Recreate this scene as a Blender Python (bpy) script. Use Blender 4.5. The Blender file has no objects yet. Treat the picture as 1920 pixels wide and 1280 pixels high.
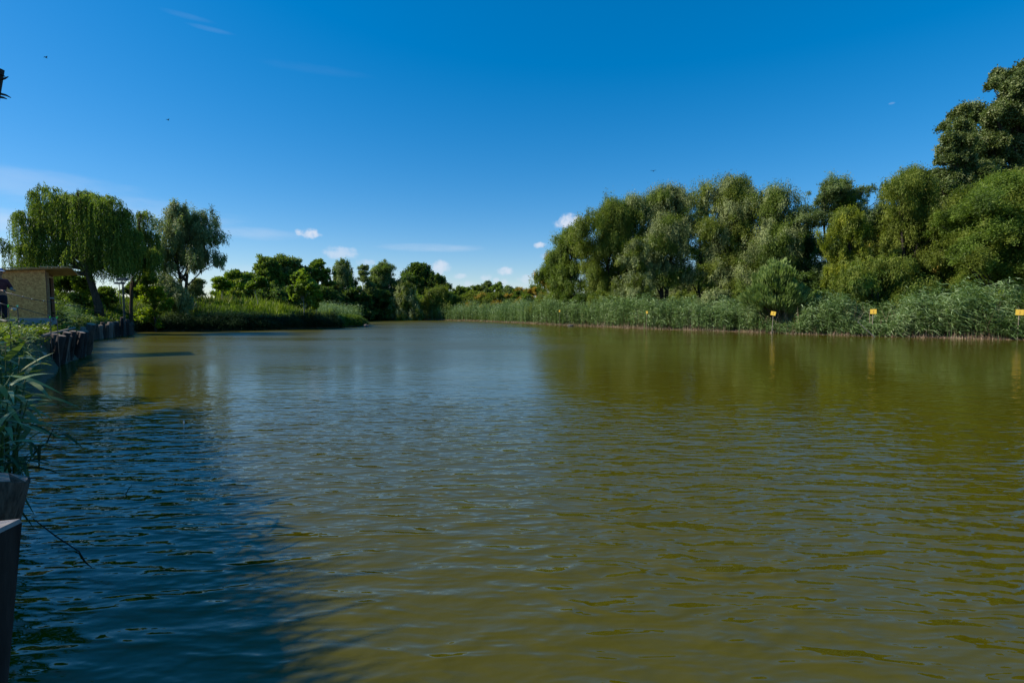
import bpy, math, random
import numpy as np
from mathutils import Vector, Matrix

S = bpy.context.scene
COL = S.collection
R = math.radians

# ------------------------------------------------------------------ camera
CAMZ = 2.2
PITCH = math.atan(60 / 960)
cam_d = bpy.data.cameras.new('camera'); cam = bpy.data.objects.new('camera', cam_d); COL.objects.link(cam)
cam.location = (0, 0, CAMZ); cam.rotation_euler = (math.pi / 2 - PITCH, 0, 0)
cam_d.sensor_width = 36; cam_d.lens = 18; cam_d.clip_start = 0.05; cam_d.clip_end = 12000
S.camera = cam

# ------------------------------------------------------------------ light
SUN_EL = R(37); SUN_AZ = R(-94)          # azimuth measured from +Y towards +X
sun_dir = Vector((math.sin(SUN_AZ) * math.cos(SUN_EL), math.cos(SUN_AZ) * math.cos(SUN_EL), math.sin(SUN_EL)))
sl = bpy.data.lights.new('sun', 'SUN'); sl.energy = 5.0; sl.angle = R(0.5); sl.color = (1, .93, .82)
so = bpy.data.objects.new('sun', sl); COL.objects.link(so)
so.rotation_euler = sun_dir.to_track_quat('Z', 'Y').to_euler(); so.location = (-30, 10, 40)
S.view_settings.view_transform = 'Standard'; S.view_settings.look = 'None'
S.view_settings.exposure = 0.3; S.view_settings.gamma = 1
S.cycles.max_bounces = 8; S.cycles.transparent_max_bounces = 8; S.cycles.diffuse_bounces = 3
S.cycles.glossy_bounces = 3; S.cycles.transmission_bounces = 3
S.cycles.use_denoising = True

def ray(px, py):
    """direction of a photograph pixel (1920 wide), used only to measure the place"""
    x = (px - 960) / 960; y = (py - 640) / 960
    c, s = math.cos(PITCH), math.sin(PITCH)
    return (x, c - y * s, -s - y * c)
def at_y(px, py, Y):
    d = ray(px, py); k = Y / d[1]; return Vector((d[0] * k, Y, CAMZ + d[2] * k))
def at_z(px, py, z):
    d = ray(px, py); k = (z - CAMZ) / d[2]; return Vector((d[0] * k, d[1] * k, z))

# ------------------------------------------------------------------ world
W = bpy.data.worlds.new('World'); S.world = W; W.use_nodes = True
nt = W.node_tree; N = nt.nodes; Lk = nt.links
bg = N['Background']; bg.inputs['Strength'].default_value = 0.125
sky = N.new('ShaderNodeTexSky'); sky.sky_type = 'NISHITA'; sky.sun_disc = False
sky.sun_elevation = SUN_EL; sky.sun_rotation = SUN_AZ
sky.altitude = 100; sky.air_density = 0.95; sky.dust_density = 0.3; sky.ozone_density = 5.0
hs = N.new('ShaderNodeHueSaturation'); hs.inputs['Saturation'].default_value = 1.63; hs.inputs['Value'].default_value = 1.5
gmn = N.new('ShaderNodeGamma'); gmn.inputs[1].default_value = .72
Lk.new(sky.outputs[0], gmn.inputs[0]); Lk.new(gmn.outputs[0], hs.inputs['Color'])
def M_(op, a, b=None, c=None):
    n = N.new('ShaderNodeMath'); n.operation = op
    for i, v in enumerate((a, b, c)):
        if v is None: continue
        if isinstance(v, (int, float)): n.inputs[i].default_value = v
        else: Lk.new(v, n.inputs[i])
    return n.outputs[0]
tc = N.new('ShaderNodeTexCoord'); sx = N.new('ShaderNodeSeparateXYZ'); Lk.new(tc.outputs['Generated'], sx.inputs[0])
AZ = M_('ARCTAN2', sx.outputs[0], sx.outputs[1]); EL = M_('ARCSINE', sx.outputs[2])
cb = N.new('ShaderNodeCombineXYZ'); Lk.new(AZ, cb.inputs[0]); Lk.new(EL, cb.inputs[1])
def wnoise(scale, detail, sy=1.0, rough=.6):
    m = N.new('ShaderNodeMapping'); m.inputs['Scale'].default_value = (1, sy, 1); Lk.new(cb.outputs[0], m.inputs[0])
    n = N.new('ShaderNodeTexNoise'); n.inputs['Scale'].default_value = scale; n.inputs['Detail'].default_value = detail
    n.inputs['Roughness'].default_value = rough; Lk.new(m.outputs[0], n.inputs['Vector']); return n.outputs[0]
nz = wnoise(48, 6); nzw = wnoise(7, 6, 5, .65)
def azel(px, py):
    d = Vector(ray(px, py)).normalized(); return math.atan2(d.x, d.y), math.asin(d.z)
cloud = None
# (px, py, half width px, half height px, opacity, wispy)
for px, py, w, h, op, wis in [
    (577, 438, 25, 10, .95, 0), (562, 439, 10, 5, .7, 0), (640, 474, 34, 13, .55, 0), (655, 470, 16, 9, .5, 0), (684, 492, 18, 8, .4, 0),
    (822, 503, 24, 15, .75, 0), (812, 508, 18, 12, .6, 0), (860, 518, 14, 6, .5, 0), (948, 509, 15, 9, .75, 0), (912, 522, 12, 8, .5, 0),
    (930, 526, 7, 6, .5, 0), (945, 530, 9, 7, .5, 0), (985, 524, 16, 9, .45, 0), (880, 533, 12, 8, .4, 0),
    (1068, 416, 28, 16, .9, 0), (1082, 425, 24, 14, .8, 0), (1012, 460, 13, 6, .85, 0), (1030, 478, 16, 9, .4, 0),
    (1350, 470, 40, 16, .5, 0), (1672, 194, 6, 2, .12, 0),
    (810, 464, 95, 8, .28, 1), (470, 438, 110, 12, .26, 1), (20, 415, 90, 26, .42, 1), (60, 345, 200, 30, .2, 1),
    (395, 55, 40, 5, .05, 1), (350, 30, 50, 6, .04, 1), (250, 400, 190, 34, .24, 1), (30, 470, 120, 30, .3, 1),
    (600, 520, 260, 22, .25, 1), (900, 545, 200, 18, .3, 1), (590, 130, 100, 10, .02, 1)]:
    a0, e0 = azel(px, py); a1, _ = azel(px + w, py); _, e1 = azel(px, py - h)
    da = M_('MULTIPLY', M_('SUBTRACT', AZ, a0), 1 / (a1 - a0)); de = M_('MULTIPLY', M_('SUBTRACT', EL, e0), 1 / (e1 - e0))
    r2 = M_('ADD', M_('MULTIPLY', da, da), M_('MULTIPLY', de, de))
    nn = M_('MULTIPLY', M_('SUBTRACT', nzw if wis else nz, .5), 3.4 if wis else 4.2)
    v = M_('ADD', M_('SUBTRACT', 1.0, r2), nn)
    mr = N.new('ShaderNodeMapRange'); mr.interpolation_type = 'SMOOTHSTEP'; Lk.new(v, mr.inputs[0])
    mr.inputs[1].default_value = -.3 if not wis else -.5; mr.inputs[2].default_value = 1.25 if not wis else 1.6
    mr.inputs[3].default_value = 0; mr.inputs[4].default_value = op
    # only near its own centre
    g = N.new('ShaderNodeMapRange'); Lk.new(r2, g.inputs[0]); g.inputs[1].default_value = .7; g.inputs[2].default_value = 2.4; g.inputs[3].default_value = 1; g.inputs[4].default_value = 0
    k = M_('MULTIPLY', mr.outputs[0], g.outputs[0])
    cloud = k if cloud is None else M_('MAXIMUM', cloud, k)
mx = N.new('ShaderNodeMix'); mx.data_type = 'RGBA'; Lk.new(cloud, mx.inputs[0])
tint = N.new('ShaderNodeMix'); tint.data_type = 'RGBA'; tint.blend_type = 'MULTIPLY'; tint.inputs[0].default_value = 1; tint.inputs[7].default_value = (1.03, .965, .985, 1)
Lk.new(hs.outputs[0], tint.inputs[6]); Lk.new(tint.outputs[2], mx.inputs[6]); mx.inputs[7].default_value = (4.7, 5.1, 5.9, 1)
Lk.new(mx.outputs[2], bg.inputs['Color'])

# ------------------------------------------------------------------ helpers
def tag(o, label=None, cat=None, group=None, kind=None):
    if label: o['label'] = label
    if cat: o['category'] = cat
    if group: o['group'] = group
    if kind: o['kind'] = kind
    return o
def empty(name, loc, label, cat, group=None, rz=0):
    o = bpy.data.objects.new(name, None); COL.objects.link(o); o.location = loc; o.rotation_euler = (0, 0, rz)
    o.empty_display_size = .3
    return tag(o, label, cat, group)

class MB:
    def __init__(s): s.v = []; s.f = []
    def add(s, vs, fs):
        b = len(s.v); s.v += [tuple(v) for v in vs]; s.f += [tuple(i + b for i in f) for f in fs]; return s
    def box(s, c, d, rot=None, taper=1.0):
        vs = []
        for z in (-1, 1):
            k = taper if z > 0 else 1
            for x, y in ((-1, -1), (1, -1), (1, 1), (-1, 1)):
                p = Vector((x * d[0] / 2 * k, y * d[1] / 2 * k, z * d[2] / 2))
                if rot is not None: p = rot @ p
                vs.append(p + Vector(c))
        return s.add(vs, [(3, 2, 1, 0), (4, 5, 6, 7), (0, 1, 5, 4), (1, 2, 6, 5), (2, 3, 7, 6), (3, 0, 4, 7)])
    def tube(s, pts, rad, n=8, cap=True, jit=0, rng=None):
        pts = [Vector(p) for p in pts]; m = len(pts)
        if isinstance(rad, (int, float)): rad = [rad] * m
        vs = []; up = None
        for i, p in enumerate(pts):
            t = (pts[min(i + 1, m - 1)] - pts[max(i - 1, 0)]).normalized()
            if up is None: up = t.orthogonal().normalized()
            up = (up - t * up.dot(t)).normalized(); w = t.cross(up)
            for k in range(n):
                a = 2 * math.pi * k / n; r = rad[i] * (1 + (rng.uniform(-jit, jit) if jit else 0))
                vs.append(p + up * math.cos(a) * r + w * math.sin(a) * r)
        fs = []
        for i in range(m - 1):
            for k in range(n):
                a = i * n + k; b = i * n + (k + 1) % n; fs.append((a, b, b + n, a + n))
        if cap: fs.append(tuple(range(n - 1, -1, -1))); fs.append(tuple((m - 1) * n + k for k in range(n)))
        return s.add(vs, fs)
    def ellipsoid(s, c, r, n=10, m=7, rot=None):
        vs = []; fs = []
        for i in range(m + 1):
            ph = math.pi * i / m
            for k in range(n):
                a = 2 * math.pi * k / n
                p = Vector((math.sin(ph) * math.cos(a) * r[0], math.sin(ph) * math.sin(a) * r[1], math.cos(ph) * r[2]))
                if rot is not None: p = rot @ p
                vs.append(p + Vector(c))
        for i in range(m):
            for k in range(n):
                a = i * n + k; b = i * n + (k + 1) % n; fs.append((a, a + n, b + n, b))
        return s.add(vs, fs)
    def obj(s, name, mat, parent=None, smooth=False, loc=None):
        me = bpy.data.meshes.new(name); me.from_pydata(s.v, [], s.f); me.update()
        if smooth:
            for p in me.polygons: p.use_smooth = True
        me.materials.append(mat); o = bpy.data.objects.new(name, me); COL.objects.link(o)
        if parent: o.parent = parent
        if loc is not None: o.location = loc
        return o

def npmesh(name, V, F, mat, parent=None, tint=None, smooth=False):
    """V (n,3) F (m,4) quads"""
    V = np.asarray(V, np.float32).reshape(-1, 3); F = np.asarray(F, np.int32).reshape(-1, 4)
    me = bpy.data.meshes.new(name)
    me.vertices.add(len(V)); me.vertices.foreach_set('co', V.ravel())
    me.loops.add(F.size); me.loops.foreach_set('vertex_index', F.ravel())
    me.polygons.add(len(F)); me.polygons.foreach_set('loop_start', np.arange(0, F.size, 4, dtype=np.int32))
    me.polygons.foreach_set('loop_total', np.full(len(F), 4, np.int32))
    if smooth: me.polygons.foreach_set('use_smooth', np.ones(len(F), bool))
    me.update(calc_edges=True)
    if tint is not None:
        a = me.attributes.new('tint', 'FLOAT', 'FACE'); a.data.foreach_set('value', np.asarray(tint, np.float32))
    me.materials.append(mat); o = bpy.data.objects.new(name, me); COL.objects.link(o)
    if parent: o.parent = parent
    return o

def nrm(a): return a / np.maximum(np.linalg.norm(a, axis=-1, keepdims=True), 1e-9)
def leaves(P, D, L, Wd, rng, flat=None):
    """rhombic leaves: base P, direction D, length L, width Wd -> V, F"""
    n = len(P); D = nrm(D)
    q = rng.normal(size=(n, 3)) if flat is None else flat + rng.normal(size=(n, 3)) * .5
    side = nrm(np.cross(D, q)); L = np.broadcast_to(L, (n,))[:, None]; Wd = np.broadcast_to(Wd, (n,))[:, None]
    mid = P + D * L * .45
    V = np.stack([P, mid + side * Wd / 2, P + D * L, mid - side * Wd / 2], 1).reshape(-1, 3)
    F = np.arange(4 * n).reshape(n, 4); return V, F
def blades(P, D, L, Wd, bend, rng, seg=3, bend_dir=None):
    """curved strips, base P growing along D, drooping by bend (m at the tip) -> V, F (seg quads each)"""
    n = len(P); D = nrm(D); L = np.broadcast_to(L, (n,)); Wd = np.broadcast_to(Wd, (n,)); bend = np.broadcast_to(bend, (n,))
    if bend_dir is None:
        a = rng.uniform(0, 2 * np.pi, n); side = np.stack([np.cos(a), np.sin(a), np.zeros(n)], 1)
    else: side = nrm(np.cross(D, np.array([0, 0, 1.0])) + rng.normal(size=(n, 3)) * .25)
    rows = []
    for i in range(seg + 1):
        t = i / seg; c = P + D * (L * t)[:, None]; c = c.copy(); c[:, 2] -= bend * t * t
        if bend_dir is not None: c += bend_dir * (bend * t * t * .5)[:, None]
        w = Wd * (1 - t ** 2.2) * (.55 + .9 * t if t < .5 else 1.0) * .5 + 1e-4
        rows.append(c - side * w[:, None]); rows.append(c + side * w[:, None])
    V = np.stack(rows, 1); k = 2 * (seg + 1)
    F = np.concatenate([np.stack([np.arange(n) * k + 2 * i, np.arange(n) * k + 2 * i + 1, np.arange(n) * k + 2 * i + 3, np.arange(n) * k + 2 * i + 2], 1)[:, None] for i in range(seg)], 1)
    return V.reshape(-1, 3), F.reshape(-1, 4)
def join(parts):
    Vs = []; Fs = []; b = 0
    for V, F in parts: Vs.append(V); Fs.append(F + b); b += len(V)
    return np.concatenate(Vs), np.concatenate(Fs)

# ------------------------------------------------------------------ materials
def newmat(name):
    m = bpy.data.materials.new(name); m.use_nodes = True; return m, m.node_tree.nodes, m.node_tree.links, m.node_tree.nodes['Principled BSDF']
def leafmat(name, c0, c1, c2, transl=.42, rough=.55, spec=.35):
    m, n, l, b = newmat(name)
    at = n.new('ShaderNodeAttribute'); at.attribute_name = 'tint'
    tcn = n.new('ShaderNodeTexCoord'); nz = n.new('ShaderNodeTexNoise'); nz.inputs['Scale'].default_value = .55; nz.inputs['Detail'].default_value = 3
    l.new(tcn.outputs['Object'], nz.inputs['Vector'])
    ad = n.new('ShaderNodeMath'); ad.operation = 'MULTIPLY_ADD'; l.new(nz.outputs[0], ad.inputs[0]); ad.inputs[1].default_value = .7; ad.inputs[2].default_value = -.35
    su = n.new('ShaderNodeMath'); su.operation = 'ADD'; su.use_clamp = True; l.new(at.outputs['Fac'], su.inputs[0]); l.new(ad.outputs[0], su.inputs[1])
    cr = n.new('ShaderNodeValToRGB'); e = cr.color_ramp.elements; e[0].color = (*c0, 1); e[0].position = .05; e[1].color = (*c2, 1); e[1].position = .95
    k = cr.color_ramp.elements.new(.5); k.color = (*c1, 1)
    l.new(su.outputs[0], cr.inputs[0]); l.new(cr.outputs[0], b.inputs['Base Color'])
    b.inputs['Roughness'].default_value = rough; b.inputs['Specular IOR Level'].default_value = spec
    t = n.new('ShaderNodeBsdfTranslucent')
    br = n.new('ShaderNodeMix'); br.data_type = 'RGBA'; br.blend_type = 'MULTIPLY'; br.inputs[0].default_value = 1; br.inputs[7].default_value = (1.35, 1.45, .55, 1)
    l.new(cr.outputs[0], br.inputs[6]); l.new(br.outputs[2], t.inputs['Color'])
    mx = n.new('ShaderNodeMixShader'); mx.inputs[0].default_value = transl
    l.new(b.outputs[0], mx.inputs[1]); l.new(t.outputs[0], mx.inputs[2]); l.new(mx.outputs[0], n['Material Output'].inputs['Surface'])
    return m
def noisemat(name, c0, c1, scale=5, rough=.8, stretch=(1, 1, 1), bump=.0, detail=6, c2=None, spec=.2, bscale=None, metal=0, coord='Object'):
    m, n, l, b = newmat(name)
    tcn = n.new('ShaderNodeTexCoord'); mp = n.new('ShaderNodeMapping'); mp.inputs['Scale'].default_value = stretch
    nz = n.new('ShaderNodeTexNoise'); nz.inputs['Scale'].default_value = scale; nz.inputs['Detail'].default_value = detail; nz.inputs['Roughness'].default_value = .62
    l.new(tcn.outputs[coord], mp.inputs[0]); l.new(mp.outputs[0], nz.inputs['Vector'])
    cr = n.new('ShaderNodeValToRGB'); e = cr.color_ramp.elements; e[0].color = (*c0, 1); e[0].position = .32; e[1].color = (*c1, 1); e[1].position = .68
    if c2: k = cr.color_ramp.elements.new(.5); k.color = (*c2, 1)
    l.new(nz.outputs[0], cr.inputs[0]); l.new(cr.outputs[0], b.inputs['Base Color'])
    b.inputs['Roughness'].default_value = rough; b.inputs['Specular IOR Level'].default_value = spec; b.inputs['Metallic'].default_value = metal
    if bump:
        n2 = n.new('ShaderNodeTexNoise'); n2.inputs['Scale'].default_value = bscale or scale * 2; n2.inputs['Detail'].default_value = 8; l.new(mp.outputs[0], n2.inputs['Vector'])
        bp = n.new('ShaderNodeBump'); bp.inputs['Strength'].default_value = .8; bp.inputs['Distance'].default_value = bump
        l.new(n2.outputs[0], bp.inputs['Height']); l.new(bp.outputs[0], b.inputs['Normal'])
    return m

MT = {}
# leaf colours: dark, mean, light
MT['willow_olive'] = leafmat('willow_olive', (0.0623, 0.0920, 0.0141), (0.1558, 0.1982, 0.0248), (0.2492, 0.2832, 0.0531), spec=.2)
MT['willow_green'] = leafmat('willow_green', (0.0557, 0.0878, 0.0147), (0.1321, 0.1903, 0.0256), (0.2225, 0.2782, 0.0549), spec=.2)
MT['willow_silver'] = leafmat('willow_silver', (0.0813, 0.1056, 0.0358), (0.2031, 0.2438, 0.0813), (0.3250, 0.3575, 0.1463), transl=.2, spec=.25)
MT['willow_yellow'] = leafmat('willow_yellow', (0.0974, 0.1280, 0.0127), (0.2057, 0.2433, 0.0190), (0.3247, 0.3329, 0.0317), spec=.2)
MT['willow_dry'] = leafmat('willow_dry', (0.1800, 0.1200, 0.0180), (0.3600, 0.2400, 0.0360), (0.4560, 0.3480, 0.0840), spec=.2)
MT['blue_green'] = leafmat('blue_green', (0.0628, 0.0987, 0.0359), (0.1525, 0.2063, 0.0718), (0.2512, 0.3050, 0.1256), spec=.25)
MT['weeping'] = leafmat('weeping', (0.0462, 0.0809, 0.0115), (0.1328, 0.1963, 0.0289), (0.2772, 0.3350, 0.0635), transl=.4, spec=.2)
MT['poplar'] = leafmat('poplar', (0.0372, 0.0612, 0.0161), (0.1026, 0.1441, 0.0322), (0.2980, 0.3242, 0.1453), transl=.3, rough=.5, spec=.25)
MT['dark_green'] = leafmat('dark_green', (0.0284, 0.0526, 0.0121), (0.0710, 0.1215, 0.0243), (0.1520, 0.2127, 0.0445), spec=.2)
MT['mid_green'] = leafmat('mid_green', (0.0581, 0.0961, 0.0175), (0.1328, 0.2009, 0.0284), (0.2490, 0.3320, 0.0547), spec=.25)
MT['bright_green'] = leafmat('bright_green', (0.0792, 0.1254, 0.0092), (0.1716, 0.2508, 0.0158), (0.3168, 0.3828, 0.0264), spec=.25)
MT['reed'] = leafmat('reed', (0.0569, 0.1058, 0.0264), (0.1645, 0.2513, 0.0859), (0.3542, 0.4364, 0.2248), transl=.25, rough=.5, spec=.25)
MT['reed_dark'] = leafmat('reed_dark', (0.0120, 0.0300, 0.0100), (0.0250, 0.0550, 0.0160), (0.0500, 0.0850, 0.0300), transl=.15, spec=.12)  # darkened reed colour, with the left bank front's shade put into it
MT['reed_dry'] = leafmat('reed_dry', (0.1300, 0.0800, 0.0450), (0.2400, 0.1600, 0.1000), (0.3600, 0.2700, 0.1800), transl=.1)
MT['shoot_green'] = leafmat('shoot_green', (0.0875, 0.1375, 0.0312), (0.1750, 0.2500, 0.0625), (0.3000, 0.3750, 0.1250), transl=.3, spec=.2)
MT['grass'] = leafmat('grass', (0.0450, 0.0850, 0.0080), (0.1000, 0.1600, 0.0120), (0.1900, 0.2500, 0.0250), transl=.35, spec=.2)
MT['grass_dry'] = leafmat('grass_dry', (0.1000, 0.0800, 0.0300), (0.1800, 0.1400, 0.0600), (0.2600, 0.2100, 0.1000), transl=.2, spec=.15)
MT['weed'] = leafmat('weed', (0.0600, 0.1000, 0.0080), (0.1500, 0.2000, 0.0150), (0.2600, 0.3000, 0.0400), transl=.35, spec=.2)
MT['cane_leaf'] = leafmat('cane_leaf', (0.0600, 0.1100, 0.0300), (0.1400, 0.2000, 0.0700), (0.2500, 0.2900, 0.1400), transl=.25, rough=.5, spec=.2)
MT['bark'] = noisemat('bark', (.035, .025, .016), (.09, .065, .042), 3, .95, (3, 3, .6), .03)
MT['bark_dark'] = noisemat('bark_dark', (.025, .02, .016), (.06, .048, .038), 3, .95, (3, 3, .6), .03)
MT['bark_pale'] = noisemat('bark_pale', (.20, .18, .15), (.34, .31, .27), 4, .9, (3, 3, .8), .01)
MT['stake'] = noisemat('stake', (.03, .022, .018), (.125, .095, .075), 2.2, .9, (4, 4, .5), .02, bscale=5)
MT['stake_pale'] = noisemat('stake_pale', (.10, .08, .065), (.24, .20, .165), 2.5, .9, (4, 4, .5), .02, bscale=5)
MT['stake_black'] = noisemat('stake_black', (.015, .012, .011), (.06, .048, .042), 2.5, .9, (4, 4, .5), .02, bscale=5)
MT['stake_end'] = noisemat('stake_end', (.22, .16, .12), (.38, .30, .23), 6, .85, bump=.005)
MT['osb'] = None

# ------------------------------------------------------------------ lake outline and terrain
LAKE = [(-2.6, -4), (-3.4, 2.4), (-5.6, 5), (-9.3, 9.2), (-13.8, 14.6), (-17.9, 19.7), (-20.9, 24.8), (-24, 27.2), (-29.3, 34), (-31, 38), (-33, 44), (-37, 50),
        (-32, 51.6), (-28, 52.8), (-23.8, 57), (-20.7, 62), (-19.2, 67.6), (-20.2, 70.5), (-27, 84), (-35, 99), (-35, 108), (-30, 111), (-23, 111), (-5.9, 94), (3.2, 78),
        (9.9, 68), (14.7, 58.7), (19, 54), (23, 50), (25.8, 46), (28.7, 43), (31.3, 40.6), (34, 39), (36.3, 37), (50, 28), (68, 12), (75, -20), (45, -45), (0, -40)]
LP = np.array(LAKE, float)
def sdist(x, y):
    """distance to the shore line, positive on land"""
    x = np.asarray(x, float); y = np.asarray(y, float)
    best = np.full(x.shape, 1e9); inside = np.zeros(x.shape, bool)
    for i in range(len(LP)):
        ax, ay = LP[i]; bx, by = LP[(i + 1) % len(LP)]
        dx, dy = bx - ax, by - ay; t = np.clip(((x - ax) * dx + (y - ay) * dy) / (dx * dx + dy * dy), 0, 1)
        best = np.minimum(best, np.hypot(x - ax - t * dx, y - ay - t * dy))
        if ay != by:
            c = ((ay > y) != (by > y)) & (x < (bx - ax) * (y - ay) / (by - ay) + ax); inside ^= c
    return np.where(inside, -best, best)
def ss(a, b, t): t = np.clip((t - a) / (b - a), 0, 1); return t * t * (3 - 2 * t)
def vnoise(x, y, s):
    return (np.sin(x * s + 1.3 * np.sin(y * s * .7)) + np.sin(y * s * 1.3 + 1.7 * np.sin(x * s * .6 + 2)) + .5 * np.sin((x + y) * s * 2.1)) / 2.5
def ground(x, y):
    x = np.asarray(x, float); y = np.asarray(y, float); d = sdist(x, y)
    left = ss(2, -8, x - 0 * y)                                         # left bank is higher than the right one
    wall = ss(50, 46, y) * (x < 5)
    top = .35 + .5 * ss(1, 10, d)
    leftpen = 0.75 + 1.9 * ss(-25, -38, x) * ss(1.0, 9, d) + .35 * ss(0.5, 5, d)
    leftnear = 1.25 + .75 * ss(1.0, 7, d) + 1.5 * ss(5, 13, d) * ss(30, 38, y)
    near = ss(8, 16, y); leftnear = leftnear * near + (0.75 + .3 * ss(.5, 4, d)) * (1 - near)
    lm = (x < 0) & (y < 90)
    hl = np.where(y < 46, leftnear, np.where(y > 50, leftpen, leftnear + (leftpen - leftnear) * ss(46, 50, y)))
    hl = hl + 1.1 * np.exp(-((x + 44) / 6) ** 2 - ((y - 46) / 8) ** 2)
    b = ss(84, 74, y) * ss(0, -6, x)
    h = top * (1 - b) + hl * b
    w = np.where((x < 0) & (y < 46), .45, 1.3)
    rise = np.clip((d + .15) / w, 0, 1); rise = rise * rise * (3 - 2 * rise)
    h = h * rise + .05 * vnoise(x, y, .9) * np.clip(d, 0, 1) + .12 * vnoise(x, y, .12) * ss(2, 8, d)
    return np.where(d < -.15, -1.1 * ss(-.15, -2.2, d) - .25 * ss(-.15, -.4, d), h)
def gz(x, y): return float(ground(np.array([x]), np.array([y]))[0])

def axis(lo, hi, step, far):
    a = list(np.arange(lo, hi + step, step)); s = step; v = a[-1]
    while v < far: s *= 1.22; v += s; a.append(v)
    s = step; v = a[0]; pre = []
    while v > -far: s *= 1.22; v -= s; pre.append(v)
    return np.array(pre[::-1] + a)
gx = axis(-60, 60, .5, 5000); gy = axis(-12, 125, .55, 5000)
GX, GY = np.meshgrid(gx, gy); GZ = ground(GX, GY)
nx_, ny_ = len(gx), len(gy)
idx = np.arange(nx_ * ny_).reshape(ny_, nx_)
F = np.stack([idx[:-1, :-1], idx[:-1, 1:], idx[1:, 1:], idx[1:, :-1]], -1).reshape(-1, 4)
gm, n, l, b = newmat('ground_soil_and_grass')
tcn = n.new('ShaderNodeTexCoord')
n1 = n.new('ShaderNodeTexNoise'); n1.inputs['Scale'].default_value = .35; n1.inputs['Detail'].default_value = 8; l.new(tcn.outputs['Object'], n1.inputs['Vector'])
n2 = n.new('ShaderNodeTexNoise'); n2.inputs['Scale'].default_value = 6; n2.inputs['Detail'].default_value = 8; l.new(tcn.outputs['Object'], n2.inputs['Vector'])
ad = n.new('ShaderNodeMath'); ad.operation = 'MULTIPLY_ADD'; l.new(n2.outputs[0], ad.inputs[0]); ad.inputs[1].default_value = .5; l.new(n1.outputs[0], ad.inputs[2])
cr = n.new('ShaderNodeValToRGB'); e = cr.color_ramp.elements
e[0].position = .55; e[0].color = (.03, .055, .012, 1); e[1].position = .92; e[1].color = (.13, .10, .06, 1); k = e.new(.72); k.color = (.06, .085, .02, 1)
l.new(ad.outputs[0], cr.inputs[0])
sp = n.new('ShaderNodeSeparateXYZ'); l.new(tcn.outputs['Object'], sp.inputs[0])
mr = n.new('ShaderNodeMapRange'); l.new(sp.outputs[2], mr.inputs[0]); mr.inputs[1].default_value = .1; mr.inputs[2].default_value = .38; mr.inputs[3].default_value = 1; mr.inputs[4].default_value = 0
mx = n.new('ShaderNodeMix'); mx.data_type = 'RGBA'; l.new(mr.outputs[0], mx.inputs[0]); l.new(cr.outputs[0], mx.inputs[6]); mx.inputs[7].default_value = (.16, .105, .07, 1)
l.new(mx.outputs[2], b.inputs['Base Color']); b.inputs['Roughness'].default_value = .95; b.inputs['Specular IOR Level'].default_value = .1
bp = n.new('ShaderNodeBump'); bp.inputs['Distance'].default_value = .06; l.new(n2.outputs[0], bp.inputs['Height']); l.new(bp.outputs[0], b.inputs['Normal'])
tag(npmesh('ground', np.stack([GX, GY, GZ], -1), F, gm, smooth=True), kind='structure')

# ------------------------------------------------------------------ water
wm, n, l, b = newmat('pond_water')
tcn = n.new('ShaderNodeTexCoord')
def wn(rot, sx, sy, sc, det, dist=.0, rough=.5):
    mp = n.new('ShaderNodeMapping'); mp.inputs['Rotation'].default_value = (0, 0, R(rot)); mp.inputs['Scale'].default_value = (sx, sy, 1)
    l.new(tcn.outputs['Object'], mp.inputs[0])
    t = n.new('ShaderNodeTexNoise'); t.inputs['Scale'].default_value = sc; t.inputs['Detail'].default_value = det
    t.inputs['Roughness'].default_value = rough; t.inputs['Distortion'].default_value = dist; l.new(mp.outputs[0], t.inputs['Vector']); return t.outputs[0]
def mm(op, a, b_=None, c=None):
    q = n.new('ShaderNodeMath'); q.operation = op
    for i, v in enumerate((a, b_, c)):
        if v is None: continue
        if isinstance(v, (int, float)): q.inputs[i].default_value = v
        else: l.new(v, q.inputs[i])
    return q.outputs[0]
A1 = wn(9, .34, 1.0, 3.7, 2, .3); A2 = wn(-14, .40, 1.0, 5.4, 2, .2); A3 = wn(3, .6, 1.0, 9.5, 2, .1); A4 = wn(20, 1, 1, .5, 2)
patch = wn(0, .35, 1, .16, 3)                     # calmer and rougher patches of the surface
pm = n.new('ShaderNodeMapRange'); l.new(patch, pm.inputs[0]); pm.inputs[1].default_value = .35; pm.inputs[2].default_value = .65; pm.inputs[3].default_value = .6; pm.inputs[4].default_value = 1.25
def ridge(v, p): return mm('POWER', mm('SUBTRACT', 1.0, mm('ABSOLUTE', mm('MULTIPLY_ADD', v, 2.6, -1.3))), p)
sh_ = lambda v, k: mm('MULTIPLY', mm('POWER', mm('MULTIPLY', v, 1.55), 2.6), k)
h = mm('ADD', sh_(A1, .55), sh_(A2, .26)); h = mm('ADD', h, mm('MULTIPLY', A3, .14))
yy = n.new('ShaderNodeSeparateXYZ'); l.new(tcn.outputs['Object'], yy.inputs[0])
ym = n.new('ShaderNodeMapRange'); ym.interpolation_type = 'SMOOTHERSTEP'; l.new(yy.outputs[1], ym.inputs[0]); ym.inputs[1].default_value = 1; ym.inputs[2].default_value = 18; ym.inputs[3].default_value = 1.0; ym.inputs[4].default_value = .15   # the middle of the pond lies calmer than the windward corner
h = mm('MULTIPLY', mm('MULTIPLY', h, pm.outputs[0]), ym.outputs[0]); h = mm('ADD', h, mm('MULTIPLY', A4, .35))
bp = n.new('ShaderNodeBump'); bp.inputs['Strength'].default_value = 1; bp.inputs['Distance'].default_value = .048; l.new(h, bp.inputs['Height'])
l.new(bp.outputs[0], b.inputs['Normal'])
mk = n.new('ShaderNodeValToRGB'); l.new(wn(0, .5, 1, .05, 3), mk.inputs[0]); e = mk.color_ramp.elements
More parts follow.
